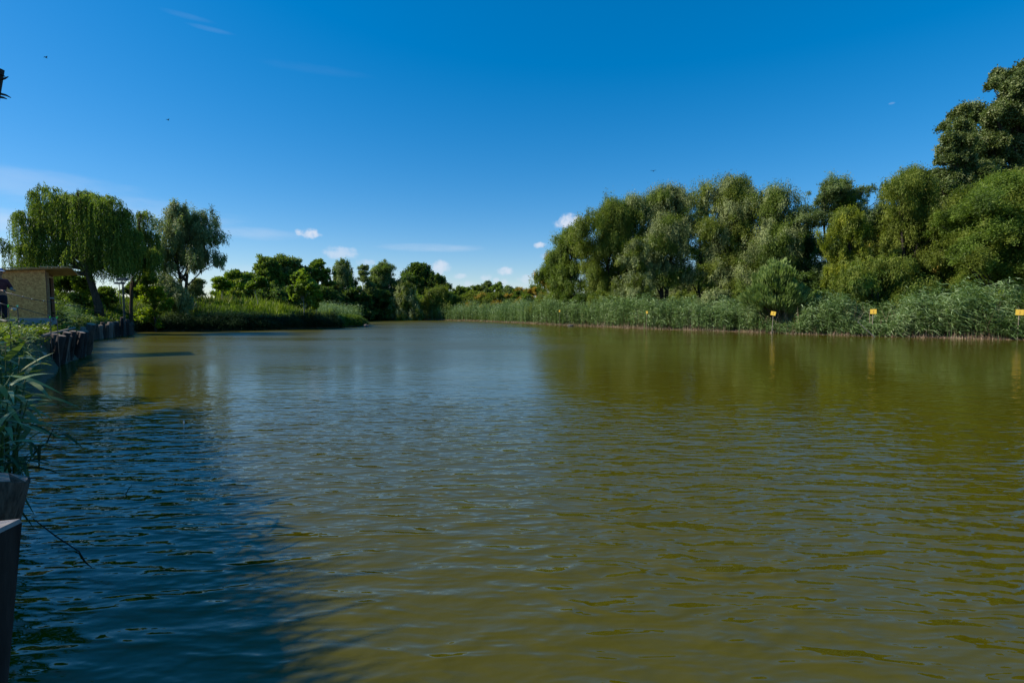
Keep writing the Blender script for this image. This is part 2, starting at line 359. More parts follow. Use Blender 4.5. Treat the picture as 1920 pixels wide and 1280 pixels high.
e[0].position = .3; e[0].color = (.062, .054, .0016, 1); e[1].position = .7; e[1].color = (.074, .066, .002, 1)
l.new(mk.outputs[0], b.inputs['Base Color'])
b.inputs['IOR'].default_value = 1.33; b.inputs['Specular IOR Level'].default_value = .7
ry = n.new('ShaderNodeMapRange'); ry.interpolation_type = 'SMOOTHSTEP'; l.new(yy.outputs[1], ry.inputs[0]); ry.inputs[1].default_value = 3; ry.inputs[2].default_value = 30; ry.inputs[3].default_value = .03; ry.inputs[4].default_value = .33   # fine wind ruffle away from the near bank
rp = n.new('ShaderNodeMapRange'); l.new(wn(5, .22, 1, .12, 4), rp.inputs[0]); rp.inputs[1].default_value = .35; rp.inputs[2].default_value = .62; rp.inputs[3].default_value = .6; rp.inputs[4].default_value = 1.12
rx = n.new('ShaderNodeMapRange'); rx.interpolation_type = 'SMOOTHSTEP'; l.new(yy.outputs[0], rx.inputs[0]); rx.inputs[1].default_value = -4; rx.inputs[2].default_value = 9; rx.inputs[3].default_value = 1; rx.inputs[4].default_value = .42   # calmer in the lee of the right bank trees
l.new(mm('MULTIPLY', mm('MULTIPLY', ry.outputs[0], rp.outputs[0]), rx.outputs[0]), b.inputs['Roughness'])
wv = [(-70, -60, 0), (120, -60, 0), (120, 130, 0), (-70, 130, 0)]
water = MB().add(wv, [(0, 1, 2, 3)]).obj('water', wm); tag(water, kind='structure')

# ------------------------------------------------------------------ trees
def pts_unit(rng, n):
    return nrm(rng.normal(size=(n, 3)))
def tree(name, label, cat, px, topy, Y, wpx, mats, style='willow', seed=0, clear=.15, nl=16, dens=1.0, group=None,
         trunks=1, dx=0, tops=None, base=None, lobe=.21, leaf=None, lean=0, bark='bark_dark', depth=.8, trunk_r=None, shape='egg', at=None):
    rng = np.random.default_rng(seed * 7 + 11); pr = random.Random(seed)
    X = at_y(px, 580, Y).x; z0 = gz(X, Y) if base is None else base
    H = at_y(px, topy, Y).z - z0; Wd = wpx * Y / 960
    if at: X, Y, H, Wd = at; z0 = gz(X, Y); Y0 = Y; 
    root = empty(name, (X, Y, z0 - .05), label, cat, group)
    lobes = []
    if tops:                                         # explicit (offset px, top y, radius px) lobes measured from the photograph
        for (opx, ty, rpx) in tops:
            r = rpx * Y / 960; c = at_y(px + opx, ty, Y); lobes.append((c.x - X, rng.uniform(-.3, .3) * Wd * depth, c.z - z0 - r, r))
    c0 = H * clear
    for i in range(nl):
        t = (i + rng.uniform(0, 1)) / nl
        if shape == 'egg': prof = math.sin(math.pi * min(1, .18 + .82 * t) ** .8) ** .6 if t < 1 else 0
        elif shape == 'column': prof = (1 - t ** 2.5) * .9 + .12
        elif shape == 'dome': prof = math.sqrt(max(0, 1 - (t * .97) ** 2))
        r = Wd * lobe * rng.uniform(.75, 1.25)
        zc = c0 + r * .6 + (H - c0 - 1.5 * r) * t
        rad = max(0, Wd / 2 * prof - r * .75) * math.sqrt(rng.uniform(.25, 1)); a = rng.uniform(0, 2 * math.pi)
        lobes.append((rad * math.cos(a), rad * math.sin(a) * depth, zc, r))
    lobes.append((dx * Y / 960, 0, H - Wd * lobe * .8, Wd * lobe * .8))
    # leaf clumps over every lobe
    px_w = Y / 512                                   # one rendered pixel in metres
    LL = leaf or {'willow': .27, 'broad': .21, 'poplar': .17, 'loose': .25, 'shoots': .4}[style]
    LL = max(LL, px_w * 1.9); LW = LL * {'willow': .26, 'broad': .62, 'poplar': .6, 'loose': .3, 'shoots': .2}[style]
    V = []; Fq = []; T = []; DD = []; LLs = []; UU = []
    for (cx, cy, cz, r) in lobes:
        nc = int(max(10, 34 * dens * (r / 1.8) ** 1.7))
        nk = int(rng.integers(6, 10)); ku = pts_unit(rng, nk); ku[:, 2] = np.where(ku[:, 2] < -.2, -ku[:, 2], ku[:, 2])
        kr = r * rng.uniform(.22, .55, nk); kc = ku * (r * rng.uniform(.45, 1.02, nk))[:, None]
        wch = rng.choice(nk, nc, p=kr ** 1.6 / (kr ** 1.6).sum()); u = pts_unit(rng, nc)
        u[:, 2] = np.where(u[:, 2] < -.35, -u[:, 2] * .6, u[:, 2]); u = nrm(u)
        C = np.array([cx, cy, cz]) + kc[wch] + u * (kr[wch] * np.where(rng.uniform(size=nc) < .16, rng.uniform(1.1, 1.6, nc), rng.uniform(.55, 1.12, nc)))[:, None]
        r_eff = kr[wch]
        kk = int(np.clip(44 * (.3 / (LL * LW)) ** .5 * (r / 1.8) ** .3, 36, 110))
        ct = rng.uniform(.15, .85, nc) ; ct = np.repeat(ct, kk)
        Cr = np.repeat(C, kk, 0); U = np.repeat(u, kk, 0); m = len(Cr)
        sg = np.repeat(np.clip(.29 * r_eff, .11, .38), kk)[:, None]
        if style == 'willow':
            dl = np.repeat(rng.uniform(.5, 1.0, nc) * min(2.0, .9 * r + .3), kk)
            P = Cr + rng.normal(size=(m, 3)) * sg * .85 + U * rng.uniform(0, .3, m)[:, None]; t = rng.uniform(0, 1, m) ** .8
            P[:, 2] -= t * dl; D = U * .35 * (1 - t)[:, None] + rng.normal(size=(m, 3)) * .28; D[:, 2] -= .3 + .9 * t
        elif style == 'loose':
            P = Cr + rng.normal(size=(m, 3)) * sg * 1.0; D = U * .4 + rng.normal(size=(m, 3)) * .55; D[:, 2] -= .15
        elif style == 'poplar':
            P = Cr + rng.normal(size=(m, 3)) * sg * np.array([1.25, 1.25, 1.8]); D = rng.normal(size=(m, 3)) * .8 + U * .3
        elif style == 'shoots':
            P = Cr + rng.normal(size=(m, 3)) * sg; D = P * np.array([1, 1, .6]) / (r + 1); D[:, 2] += .5; D += rng.normal(size=(m, 3)) * .25
        else:
            P = Cr + rng.normal(size=(m, 3)) * sg; D = U * .6 + rng.normal(size=(m, 3)) * .7
        V.append(P); DD.append(D); UU.append(U + np.array([0, 0, .35])); T.append(np.clip(ct + rng.normal(size=m) * .14, 0, 1)); LLs.append(LL * rng.uniform(.6, 1.25, m))
    P = np.concatenate(V); D = np.concatenate(DD); T = np.concatenate(T); LLs = np.concatenate(LLs); UU = nrm(np.concatenate(UU)) * 1.1
    keep = P[:, 2] > .25; P = P[keep]; D = D[keep]; T = T[keep]; LLs = LLs[keep]; UU = UU[keep]
    # fit the leaf cloud to the measured height and width
    zt = np.percentile(P[:, 2], 99.7); P[:, 2] *= H / zt
    lo, hi = np.percentile(P[:, 0], [.8, 99.2]); 
    if not tops: P[:, 0] = (P[:, 0] - (lo + hi) / 2) * Wd / (hi - lo)
    # secondary colour patch: an optional second material taking a share of the clumps
    mats = mats if isinstance(mats, (list, tuple)) else [mats]
    if len(mats) == 1:
        Vq, Fq = leaves(P, D, LLs, LLs * LW / LL, rng, flat=UU); npmesh('crown', Vq, Fq, MT[mats[0]], root, T)
    else:
        sel = vnoise(P[:, 0] + seed * 3, P[:, 2] * 1.1 + P[:, 1] * .6, 2.2 / max(1, Wd * .2)) > (mats[2] if len(mats) > 2 else .45)
        Vq, Fq = leaves(P[~sel], D[~sel], LLs[~sel], (LLs * LW / LL)[~sel], rng, flat=UU[~sel]); npmesh('crown', Vq, Fq, MT[mats[0]], root, T[~sel])
        if sel.any():
            Vq, Fq = leaves(P[sel], D[sel], LLs[sel], (LLs * LW / LL)[sel], rng, flat=UU[sel]); npmesh('crown', Vq, Fq, MT[mats[1]], root, T[sel])
    # trunk and limbs in one tapering mesh
    mb = MB(); tr = trunk_r or max(.06, H * .018)
    for k in range(trunks):
        off = (k - (trunks - 1) / 2) * Wd * .12; tiltx = off * 1.6 + lean
        fork = H * (.3 + .1 * pr.random())
        pts = []; rad = []
        for i in range(8):
            t = i / 7; pts.append((off * (.25 + t) + tiltx * t * t + pr.uniform(-.1, .1) * t * tr * 6, pr.uniform(-.1, .1) * t, H * .82 * t)); rad.append(tr * (1.35 if i == 0 else 1) * (1 - .86 * t))
        mb.tube(pts, rad, 8)
        for (cx, cy, cz, r) in lobes:
            if pr.random() > 1.35 / trunks and trunks > 1: continue
            t0 = min(.9, max(.12, (cz - abs(cx) * .9) / (H * .82) * .8)); i0 = t0 * 7; a = pts[int(i0)]; b2 = pts[min(7, int(i0) + 1)]; f = i0 - int(i0)
            s = Vector(a).lerp(Vector(b2), f); e_ = Vector((cx, cy, cz)); mid = s.lerp(e_, .5) + Vector((0, 0, (e_ - s).length * .1))
            r0 = tr * (1 - .86 * t0) * .55; mb.tube([s, mid, e_, e_ + (e_ - mid) * .35], [r0, r0 * .6, r0 * .3, r0 * .1], 5, cap=False)
    mb.obj('trunk', MT[bark], root, smooth=True)
    return root

def weeping(name, label, px, Y, basepx, basey, tops, bottoms, seed, mat='weeping', strands=900, lean=None, group=None, trunk=True, tr=.32, hang=None):
    """weeping willow: domes (px, top y, radius px) whose outer twigs arch over and hang down as long leafy strands"""
    rng = np.random.default_rng(seed); pr = random.Random(seed)
    B = at_y(basepx, basey, Y); z0 = gz(B.x, Y)
    root = empty(name, (B.x, Y, z0 - .05), label, 'tree', group); O = np.array([B.x, Y, z0 - .05])
    P = []; D = []; T = []; tub = MB()
    for (tx, ty, rpx, low) in tops:
        r = rpx * Y / 960; c = np.array(at_y(tx, ty, Y)); c[2] -= r; c[1] += rng.uniform(-.35, .35) * r * 1.6
        zl = at_y(tx, low, Y).z; nf = int(4 + 5 * r)
        for j in range(nf):
            if j == 0: f0 = c + np.array([0, 0, r * .9])
            else:
                a = rng.uniform(0, 2 * math.pi); q = math.sqrt(rng.uniform(.05, 1)); f0 = c + np.array([math.cos(a) * q * r, math.sin(a) * q * r, math.sqrt(1 - q * q * .92) * r * rng.uniform(.55, 1.0)])
            rf = rng.uniform(.35, .85) * min(1, .5 + r * .35); ct = rng.uniform(.15, .8); ns = int(strands * rf / 40)
            for k in range(ns):
                a = rng.uniform(0, 2 * math.pi); out = np.array([math.cos(a), math.sin(a), 0]); q = rng.uniform(.1, 1.15) * rf
                ln = min(rng.uniform(.25, 1.0) ** .8 * 3.4, max(.5, f0[2] - zl + rng.uniform(-.7, .35)))
                m = int(ln / .10) + 4; t = np.linspace(0, 1, m)
                S_ = f0 + out * (q * (1 - np.exp(-t * ln * 2.6)))[:, None] + np.array([rng.normal() * .1, rng.normal() * .1, rng.normal() * .12])
                S_[:, 2] += .30 * rf * np.sin(np.clip(t * ln * 2.2, 0, math.pi)) - t ** 1.25 * ln
                S_ += rng.normal(size=(m, 3)) * .03; S_[:, 0] += .10 * t * rng.normal(); S_[:, 1] += .10 * t * rng.normal()
                P.append(S_); dd = rng.normal(size=(m, 3)) * .38; dd[:, 2] -= .9; D.append(dd); T.append(np.full(m, np.clip(ct + rng.normal() * .15, 0, 1)))
    P = np.concatenate(P) - O; D = np.concatenate(D); T = np.concatenate(T)
    Vq, Fq = leaves(P, D, rng.uniform(.13, .25, len(P)), .052, rng); npmesh('crown', Vq, Fq, MT[mat], root, T)
    mb = MB(); mid = at_y(tops[0][0], tops[0][1], Y)
    if lean is None: lean = 0
    H = at_y(px, min(t[1] for t in tops), Y).z - z0
    pts = [Vector((0, 0, 0)), Vector((lean * .15 + .02, 0, H * .1)), Vector((lean * .5, 0, H * .2)), Vector((lean, 0, H * .33)), Vector((lean * 1.2, 0, H * .42))]
    mb.tube(pts, [tr * 1.35, tr * 1.02, tr * .9, tr * .8, tr * .7], 10, jit=.06, rng=pr)
    for (tx, ty, rpx, low) in tops:
        r = rpx * Y / 960; e_ = at_y(tx, ty, Y); e_.z -= r * .45; e_ = e_ - Vector(O); e_.y = pr.uniform(-.6, .6) * r
        s = pts[3].lerp(pts[4], pr.random()); m1 = s.lerp(e_, .4) + Vector((0, 0, -.1 * (e_ - s).length)) ; m2 = s.lerp(e_, .75) + Vector((0, 0, .05 * (e_ - s).length))
        mb.tube([s, m1, m2, e_], [tr * .55, tr * .38, tr * .22, tr * .08], 7, cap=False)
        for q in range(4):
            e2 = e_ + Vector((pr.uniform(-1, 1), pr.uniform(-1, 1), pr.uniform(-.4, .5))) * r * .8
            mb.tube([m1.lerp(m2, pr.random()), m2.lerp(e2, .6) + Vector((0, 0, .2)), e2], [tr * .2, tr * .12, tr * .03], 5, cap=False)
    mb.obj('trunk', MT['bark'], root, smooth=True)
    return root

_r = random.Random(12); umb = [(95, 349, 22, 470), (152, 353, 20, 470), (206, 366, 20, 470), (122, 360, 24, 480), (134, 378, 26, 490), (178, 362, 22, 480), (230, 392, 20, 500), (232, 425, 22, 515), (225, 460, 24, 522)]
for lay, off in enumerate((8, 48, 92)):
    for i in range(9 - lay):
        x_ = 46 + i * (172 / (8 - lay)) + _r.uniform(-6, 6); k_ = max(.05, 1 - ((x_ - 132) / 112) ** 2) ** .5
        umb.append((x_, 436 - 84 * k_ + off + _r.uniform(-6, 12), _r.uniform(17, 27), 530 if x_ < 75 else 508 if x_ < 150 else 522))
# --- left: the big weeping willow, its darker neighbour and the silver willow
weeping('weeping_willow', 'large weeping willow with leaning trunk on the mound behind the plywood shed', 150, 44, 186, 566,
        umb, None, 3, strands=1500, lean=-.75, tr=.29)
weeping('weeping_willow', 'dark low weeping willow between the big weeping willow and the silver willow', 265, 47, 243, 562,
        [(266, 396, 10, 450), (252, 425, 20, 500), (275, 432, 20, 505), (262, 455, 28, 512), (287, 465, 16, 515), (240, 462, 22, 505)], None, 4, strands=2000, lean=.2, tr=.16, mat='weeping')
weeping('weeping_willow', 'weeping willow cut by the left edge with thin strands trailing above the shed', -70, 40, -70, 570,
        [(-75, 400, 40, 500), (-120, 380, 60, 510), (-30, 440, 20, 480), (3, 446, 12, 474)], None, 5, strands=900, lean=-.3)
tree('willow_tree', 'tall silver willow with two slim trunks right of the weeping willow', 'tree', 345, 380, 56, 125, ['willow_silver', 'blue_green', .2], 'willow', 21, clear=.33, nl=12, dens=1.3,
     tops=[(-20, 380, 26), (33, 392, 24), (-35, 420, 22), (48, 425, 20), (5, 410, 26), (-10, 450, 30), (35, 455, 26), (52, 470, 16), (-38, 465, 20)], trunks=2, lobe=.17, lean=.3, bark='bark')
tree('willow_bush', 'pale grey-green willow bush at the foot of the silver willow', 'bush', 325, 512, 54, 70, 'willow_silver', 'willow', 22, clear=.05, nl=10, dens=1.6, lobe=.24, bark='bark')
tree('green_tree', 'small bright green tree between the dark weeping willow and the silver willow', 'tree', 290, 503, 50, 56, ['bright_green', 'mid_green', .3], 'broad', 23, clear=.1, nl=12, dens=1.5, shape='egg')
tree('shrub', 'small rounded shrub right of the pole with flat boxes', 'bush', 255, 527, 58, 42, 'mid_green', 'broad', 24, clear=.05, nl=8, dens=1.4)
tree('shrub', 'low green shrub right of the leaning willow trunk', 'bush', 202, 538, 52, 36, 'mid_green', 'broad', 25, clear=.05, nl=8, dens=1.4, shape='dome')
tree('shrub', 'bright green shrub left of the leaning willow trunk', 'bush', 160, 520, 46, 42, ['bright_green', 'mid_green', .0], 'broad', 26, clear=.05, nl=8, dens=1.5, shape='dome')
tree('shrub', 'dark feathery shrub just right of the shed roof', 'bush', 127, 513, 50, 50, 'dark_green', 'shoots', 27, clear=.05, nl=9, dens=1.4, leaf=.6)
tree('bare_shrub', 'thin half bare grey bush right of the slim trunks of the silver willow', 'bush', 368, 522, 60, 28, 'willow_silver', 'loose', 28, clear=.1, nl=6, dens=.35, lobe=.2)

# --- left middle: trees behind the grassy point
G = 'trees in the grove behind the grassy point'
for a in [
    ('green_tree', 'low yellow-green tree at the left end of the grove', 412, 545, 88, 40, 'bright_green', 'broad', 31, .02, 7),
    ('green_tree', 'yellow-green tree second from the left end of the grove', 436, 508, 86, 72, ['bright_green', 'willow_olive', .1], 'broad', 32, .02, 12),
    ('green_tree', 'rusty tinged green tree left of the tall dark grove trees', 470, 512, 88, 62, ['mid_green', 'willow_dry', .75], 'broad', 33, .02, 12),
    ('dense_tree', 'tall dark green tree at the left shoulder of the grove', 500, 484, 92, 82, 'willow_green', 'broad', 34, .04, 16),
    ('dense_tree', 'tall dark green tree at the highest point of the grove', 536, 482, 94, 74, ['willow_green', 'blue_green', .2], 'broad', 35, .04, 16),
    ('dense_tree', 'dark tree right of the highest grove tree', 562, 486, 96, 50, 'willow_green', 'broad', 36, .04, 12),
    ('dense_tree', 'round topped grove tree with one yellow branch', 596, 488, 98, 54, ['mid_green', 'willow_dry', .9], 'broad', 37, .05, 14),
    ('loose_tree', 'grey-green willow with reddish dry branch in the grove', 644, 488, 102, 64, ['blue_green', 'willow_green', .2], 'willow', 38, .08, 14),
    ('loose_tree', 'thin see-through tree right of the grey-green grove willow', 682, 498, 106, 40, 'blue_green', 'loose', 39, .15, 9),
    ('loose_tree', 'last tree of the grove with airy rounded top', 722, 494, 110, 68, ['blue_green', 'mid_green', .2], 'loose', 40, .1, 15)]:
    nm, lb, px, ty, Y, w, m, st, sd, cl, nl = a
    tree(nm, lb, 'tree', px, ty, Y, w * 1.06, m, st, sd, clear=cl * .5, nl=int(nl * 1.8), dens=1.5, group=G, lobe=.17)
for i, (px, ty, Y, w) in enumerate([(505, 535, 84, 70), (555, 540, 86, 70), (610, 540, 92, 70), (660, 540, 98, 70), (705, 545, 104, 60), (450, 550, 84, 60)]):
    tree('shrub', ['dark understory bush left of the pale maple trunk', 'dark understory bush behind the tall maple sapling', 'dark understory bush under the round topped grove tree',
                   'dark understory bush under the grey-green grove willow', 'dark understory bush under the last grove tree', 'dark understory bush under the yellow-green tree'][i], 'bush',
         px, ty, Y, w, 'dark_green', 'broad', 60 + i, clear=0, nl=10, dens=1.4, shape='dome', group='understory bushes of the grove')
tree('young_maple', 'maple sapling with pale trunk in front of the left end of the grove', 'tree', 417, 520, 64, 30, 'bright_green', 'broad', 41, clear=.5, nl=7, dens=1.2, bark='bark_pale', leaf=.28, trunk_r=.07)
tree('young_maple', 'leaning maple sapling with a thin bare lower trunk mid grove', 'tree', 484, 520, 66, 34, 'mid_green', 'broad', 42, clear=.55, nl=6, dens=.8, bark='bark_pale', leaf=.28, trunk_r=.06, lean=-.6)
tree('young_maple', 'tallest maple sapling with pale trunk and lush leaves on the grassy point', 'tree', 570, 508, 63, 56, ['mid_green', 'bright_green', .2], 'broad', 43, clear=.3, nl=12, dens=1.1, bark='bark_pale', leaf=.3, trunk_r=.08,
     tops=[(-10, 512, 12), (6, 520, 12), (-16, 530, 10), (18, 530, 10), (15, 548, 9)], lobe=.18)
tree('young_maple', 'short bushy maple sapling right of the tallest one', 'tree', 594, 545, 64, 18, 'bright_green', 'broad', 44, clear=.35, nl=5, dens=1.2, bark='bark_pale', leaf=.25, trunk_r=.05)

# --- far shore middle
tree('dense_tree', 'dark rounded tree at the middle of the far shore', 'tree', 786, 496, 128, 64, ['dark_green', 'mid_green', .5], 'broad', 51, clear=.1, nl=14, dens=2.0, lobe=.24)
tree('dense_tree', 'smaller dark tree right of the dark rounded tree on the far shore', 'tree', 822, 515, 126, 44, 'dark_green', 'broad', 52, clear=.1, nl=10, dens=1.8, lobe=.24)
tree('willow_tree', 'drooping yellow-green willow on the far shore', 'tree', 820, 536, 106, 62, ['willow_olive', 'willow_yellow', .5], 'willow', 53, clear=.05, nl=10, dens=1.8, lobe=.24)
tree('willow_bush', 'round pale willow bush leaning over the water at the inlet', 'bush', 760, 530, 103, 56, ['willow_silver', 'willow_olive', .0], 'willow', 54, clear=.0, nl=14, dens=2.0, lobe=.24)
for i, (px, ty, Y, w, m, st) in enumerate([(868, 538, 118, 40, 'mid_green', 'loose'), (895, 536, 116, 40, 'willow_green', 'loose'), (915, 528, 114, 26, 'blue_green', 'loose'), (936, 530, 112, 30, 'mid_green', 'loose'),
                                           (955, 537, 110, 30, 'blue_green', 'loose'), (975, 540, 104, 40, ['willow_dry', 'mid_green', .0], 'loose'), (1000, 535, 100, 40, ['willow_dry', 'mid_green', -.1], 'loose'),
                                           (880, 548, 108, 60, 'willow_olive', 'loose'), (930, 550, 104, 60, ['willow_olive', 'willow_dry', .3], 'loose')]):
    tree('shrub', ['loose green shrub next to the drooping far willow', 'green shrub second from the drooping far willow', 'narrow upright tree above the far reeds', 'darker upright shrub above the far reeds',
                   'thin bluish shrub above the far reeds', 'rusty dry shrub above the far reeds', 'rusty twiggy shrub beside the yellow tipped willow', 'low olive shrub behind the far reeds on the left',
                   'low brownish shrub behind the far reeds on the right'][i], 'bush', px, ty, Y, w * 1.5, m, st, 70 + i, clear=0, nl=20, dens=1.3, lobe=.13, shape='dome', group='shrubs above the far reeds')

# --- right bank: the row of willows
G = 'willows along the right bank'
tree('willow_tree', 'yellow tipped willow at the far left end of the right bank row', 'tree', 1040, 470, 84, 84, ['willow_green', 'willow_dry', .55], 'willow', 81, clear=.02, nl=14, dens=1.4, group=G,
     tops=[(0, 470, 26), (-22, 500, 20), (20, 490, 24)])
tree('willow_tree', 'green willow second from the far left end of the row', 'tree', 1070, 426, 80, 78, 'willow_green', 'willow', 82, clear=.02, nl=16, dens=1.4, group=G, tops=[(-5, 426, 26), (10, 445, 26)])
tree('willow_tree', 'broad olive willow with rounded shoulder in the left part of the row', 'tree', 1150, 372, 76, 140, ['willow_olive', 'willow_green', .2], 'willow', 83, clear=.06, nl=22, dens=1.5, group=G,
     tops=[(-50, 400, 32), (-22, 382, 34), (15, 376, 34), (45, 372, 30), (-48, 440, 30)], trunks=2)
tree('willow_tree', 'silvery willow with dense top left of the gap in the row', 'tree', 1245, 348, 74, 132, ['willow_silver', 'willow_green', .25], 'willow', 84, clear=.22, nl=20, dens=1.5, group=G,
     tops=[(-45, 370, 32), (-10, 356, 36), (30, 350, 34), (-30, 420, 34), (40, 400, 30)], trunks=2)
tree('willow_tree', 'pale grey willow hanging low beside the bright gap', 'tree', 1190, 445, 68, 74, ['willow_silver', 'willow_olive', .1], 'willow', 85, clear=.05, nl=14, dens=1.5, group=G)
tree('willow_tree', 'tall yellow-brown tipped willow right of the gap in the row', 'tree', 1370, 330, 70, 130, ['willow_olive', 'willow_silver', .1], 'willow', 86, clear=.16, nl=20, dens=1.4, group=G,
     tops=[(-32, 338, 28), (10, 332, 34), (40, 352, 30), (-45, 400, 34), (0, 400, 40)], trunks=2)
tree('willow_tree', 'grey-green willow in the middle of the row behind the round willow', 'tree', 1445, 350, 66, 120, ['willow_silver', 'willow_green', .0], 'willow', 87, clear=.08, nl=20, dens=1.4, group=G,
     tops=[(-30, 360, 32), (15, 352, 34), (45, 380, 30), (0, 430, 40)], trunks=2)
tree('willow_tree', 'airy bluish willow with open top right of the middle', 'tree', 1560, 334, 64, 160, ['blue_green', 'willow_green', .3], 'loose', 88, clear=.12, nl=22, dens=1.2, group=G, lobe=.16,
     tops=[(-30, 342, 24), (-8, 356, 22), (62, 340, 18), (44, 352, 20), (76, 356, 16), (-50, 385, 30), (0, 378, 30), (45, 380, 30), (75, 390, 24)], trunks=2)
tree('willow_tree', 'bright yellow-green willow crown standing in front of the airy one', 'tree', 1588, 388, 57, 84, ['willow_yellow', 'willow_olive', .0], 'willow', 89, clear=.3, nl=16, dens=1.4, group=G, tops=[(5, 390, 26), (-25, 430, 22)])
tree('willow_tree', 'olive willow with orange dead tip left of the poplar', 'tree', 1700, 316, 58, 130, ['willow_olive', 'willow_dry', .82], 'willow', 90, clear=.15, nl=20, dens=1.4, group=G,
     tops=[(-25, 330, 26), (10, 320, 32), (-10, 380, 44), (35, 400, 36)], trunks=2)
tree('willow_tree', 'large spreading willow in front of the poplar at the right edge', 'tree', 1865, 325, 52, 200, ['mid_green', 'willow_olive', .2], 'loose', 91, clear=.1, nl=26, dens=1.5, group=G,
     tops=[(-70, 395, 34), (-30, 370, 40), (20, 335, 44), (60, 340, 44), (-80, 450, 34)], trunks=2)
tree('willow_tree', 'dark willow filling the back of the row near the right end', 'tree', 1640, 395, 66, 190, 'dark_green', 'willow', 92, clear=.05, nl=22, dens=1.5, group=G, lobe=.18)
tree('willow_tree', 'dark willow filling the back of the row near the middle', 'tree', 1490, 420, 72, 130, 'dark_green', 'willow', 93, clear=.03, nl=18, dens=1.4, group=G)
tree('willow_tree', 'far willow seen low through the bright gap in the row', 'tree', 1262, 505, 92, 110, ['willow_silver', 'mid_green', .2], 'willow', 101, clear=.0, nl=16, dens=1.6, group=G, shape='dome')
tree('willow_tree', 'far willow filling the row low right of the bright gap', 'tree', 1335, 470, 88, 90, ['willow_green', 'willow_olive', .2], 'willow', 102, clear=.0, nl=18, dens=1.6, group=G, shape='dome')
tree('willow_tree', 'slim willow closing the row above the bright gap', 'tree', 1310, 380, 82, 70, ['blue_green', 'willow_green', .3], 'loose', 103, clear=.2, nl=16, dens=1.2, group=G)
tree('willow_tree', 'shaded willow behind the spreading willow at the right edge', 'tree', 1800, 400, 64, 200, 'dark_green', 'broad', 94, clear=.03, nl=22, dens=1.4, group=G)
tree('willow_tree', 'low olive willow drooping to the reeds below the orange tipped one', 'tree', 1645, 480, 48, 170, ['willow_olive', 'mid_green', .3], 'willow', 95, clear=.03, nl=22, dens=1.5, group=G, shape='dome', lobe=.15)
def rows(c, y0, y1, st, left, right, r, seed):
    rg = random.Random(seed); out = []; y = y0
    while y < y1:
        lx, rx = left(y), right(y); k = r * min(1, .45 + (y - y0) / 90); x = lx + k
        while x < max(rx - k, lx + k + 1): out.append((x - c + rg.uniform(-5, 5), y + rg.uniform(-6, 6), k * rg.uniform(.8, 1.15))); x += 1.1 * k
        y += st * (.6 + .4 * k / r)
    return out
tree('poplar_tree', 'tall dark poplar rising above everything at the right edge', 'tree', 1912, 112, 66, 190, 'poplar', 'poplar', 96, clear=.1, nl=6, dens=4, lobe=.1, shape='column', trunks=2,
     tops=rows(1912, 122, 400, 26, lambda y: float(np.interp(y, [122, 150, 180, 210, 250, 400], [1893, 1860, 1836, 1814, 1800, 1800])), lambda y: float(np.interp(y, [122, 160, 220], [1935, 1975, 2010])), 21, 1))
tree('poplar_tree', 'shorter pointed poplar left of the tall one', 'tree', 1790, 200, 61, 84, 'poplar', 'poplar', 97, clear=.1, nl=4, dens=3.2, lobe=.14, shape='column',
     tops=rows(1790, 206, 430, 20, lambda y: float(np.interp(y, [206, 235, 270, 330, 430], [1789, 1777, 1760, 1744, 1740])), lambda y: float(np.interp(y, [206, 235, 270, 330], [1803, 1812, 1830, 1850])), 15, 2))
# round pollard-like willow at the water
tree('willow_bush', 'round bright willow with upright shoots growing out of the reeds', 'bush', 1455, 496, 48.3, 104, 'shoot_green', 'shoots', 98, clear=.18, nl=20, dens=2.0, lobe=.2, leaf=.42, bark='bark', tops=[(0, 502, 18), (-18, 520, 22), (18, 518, 22), (-25, 545, 24), (25, 545, 22), (0, 540, 30)], trunk_r=.12)
tree('vine_bush', 'bright green bush at the right edge behind the last sign', 'bush', 1905, 550, 43, 80, 'bright_green', 'broad', 99, clear=0, nl=10, dens=1.6, shape='dome')
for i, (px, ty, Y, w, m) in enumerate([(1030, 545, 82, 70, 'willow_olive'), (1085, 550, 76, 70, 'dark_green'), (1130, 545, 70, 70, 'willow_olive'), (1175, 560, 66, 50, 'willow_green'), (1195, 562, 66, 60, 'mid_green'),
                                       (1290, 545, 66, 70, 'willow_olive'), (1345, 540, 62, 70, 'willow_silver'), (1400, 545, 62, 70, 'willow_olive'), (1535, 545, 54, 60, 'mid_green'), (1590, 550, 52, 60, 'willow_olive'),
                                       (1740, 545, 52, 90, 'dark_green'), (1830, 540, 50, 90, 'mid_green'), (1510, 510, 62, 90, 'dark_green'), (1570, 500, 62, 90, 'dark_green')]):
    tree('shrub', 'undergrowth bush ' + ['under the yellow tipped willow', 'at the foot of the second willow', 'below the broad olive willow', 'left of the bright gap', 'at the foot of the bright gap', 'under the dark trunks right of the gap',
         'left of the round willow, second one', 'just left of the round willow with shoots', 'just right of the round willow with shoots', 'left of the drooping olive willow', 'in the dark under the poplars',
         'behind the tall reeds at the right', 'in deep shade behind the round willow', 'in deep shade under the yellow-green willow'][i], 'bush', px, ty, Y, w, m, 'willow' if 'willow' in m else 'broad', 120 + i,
         clear=0, nl=9, dens=1.4, shape='dome', group='undergrowth bushes on the right bank')

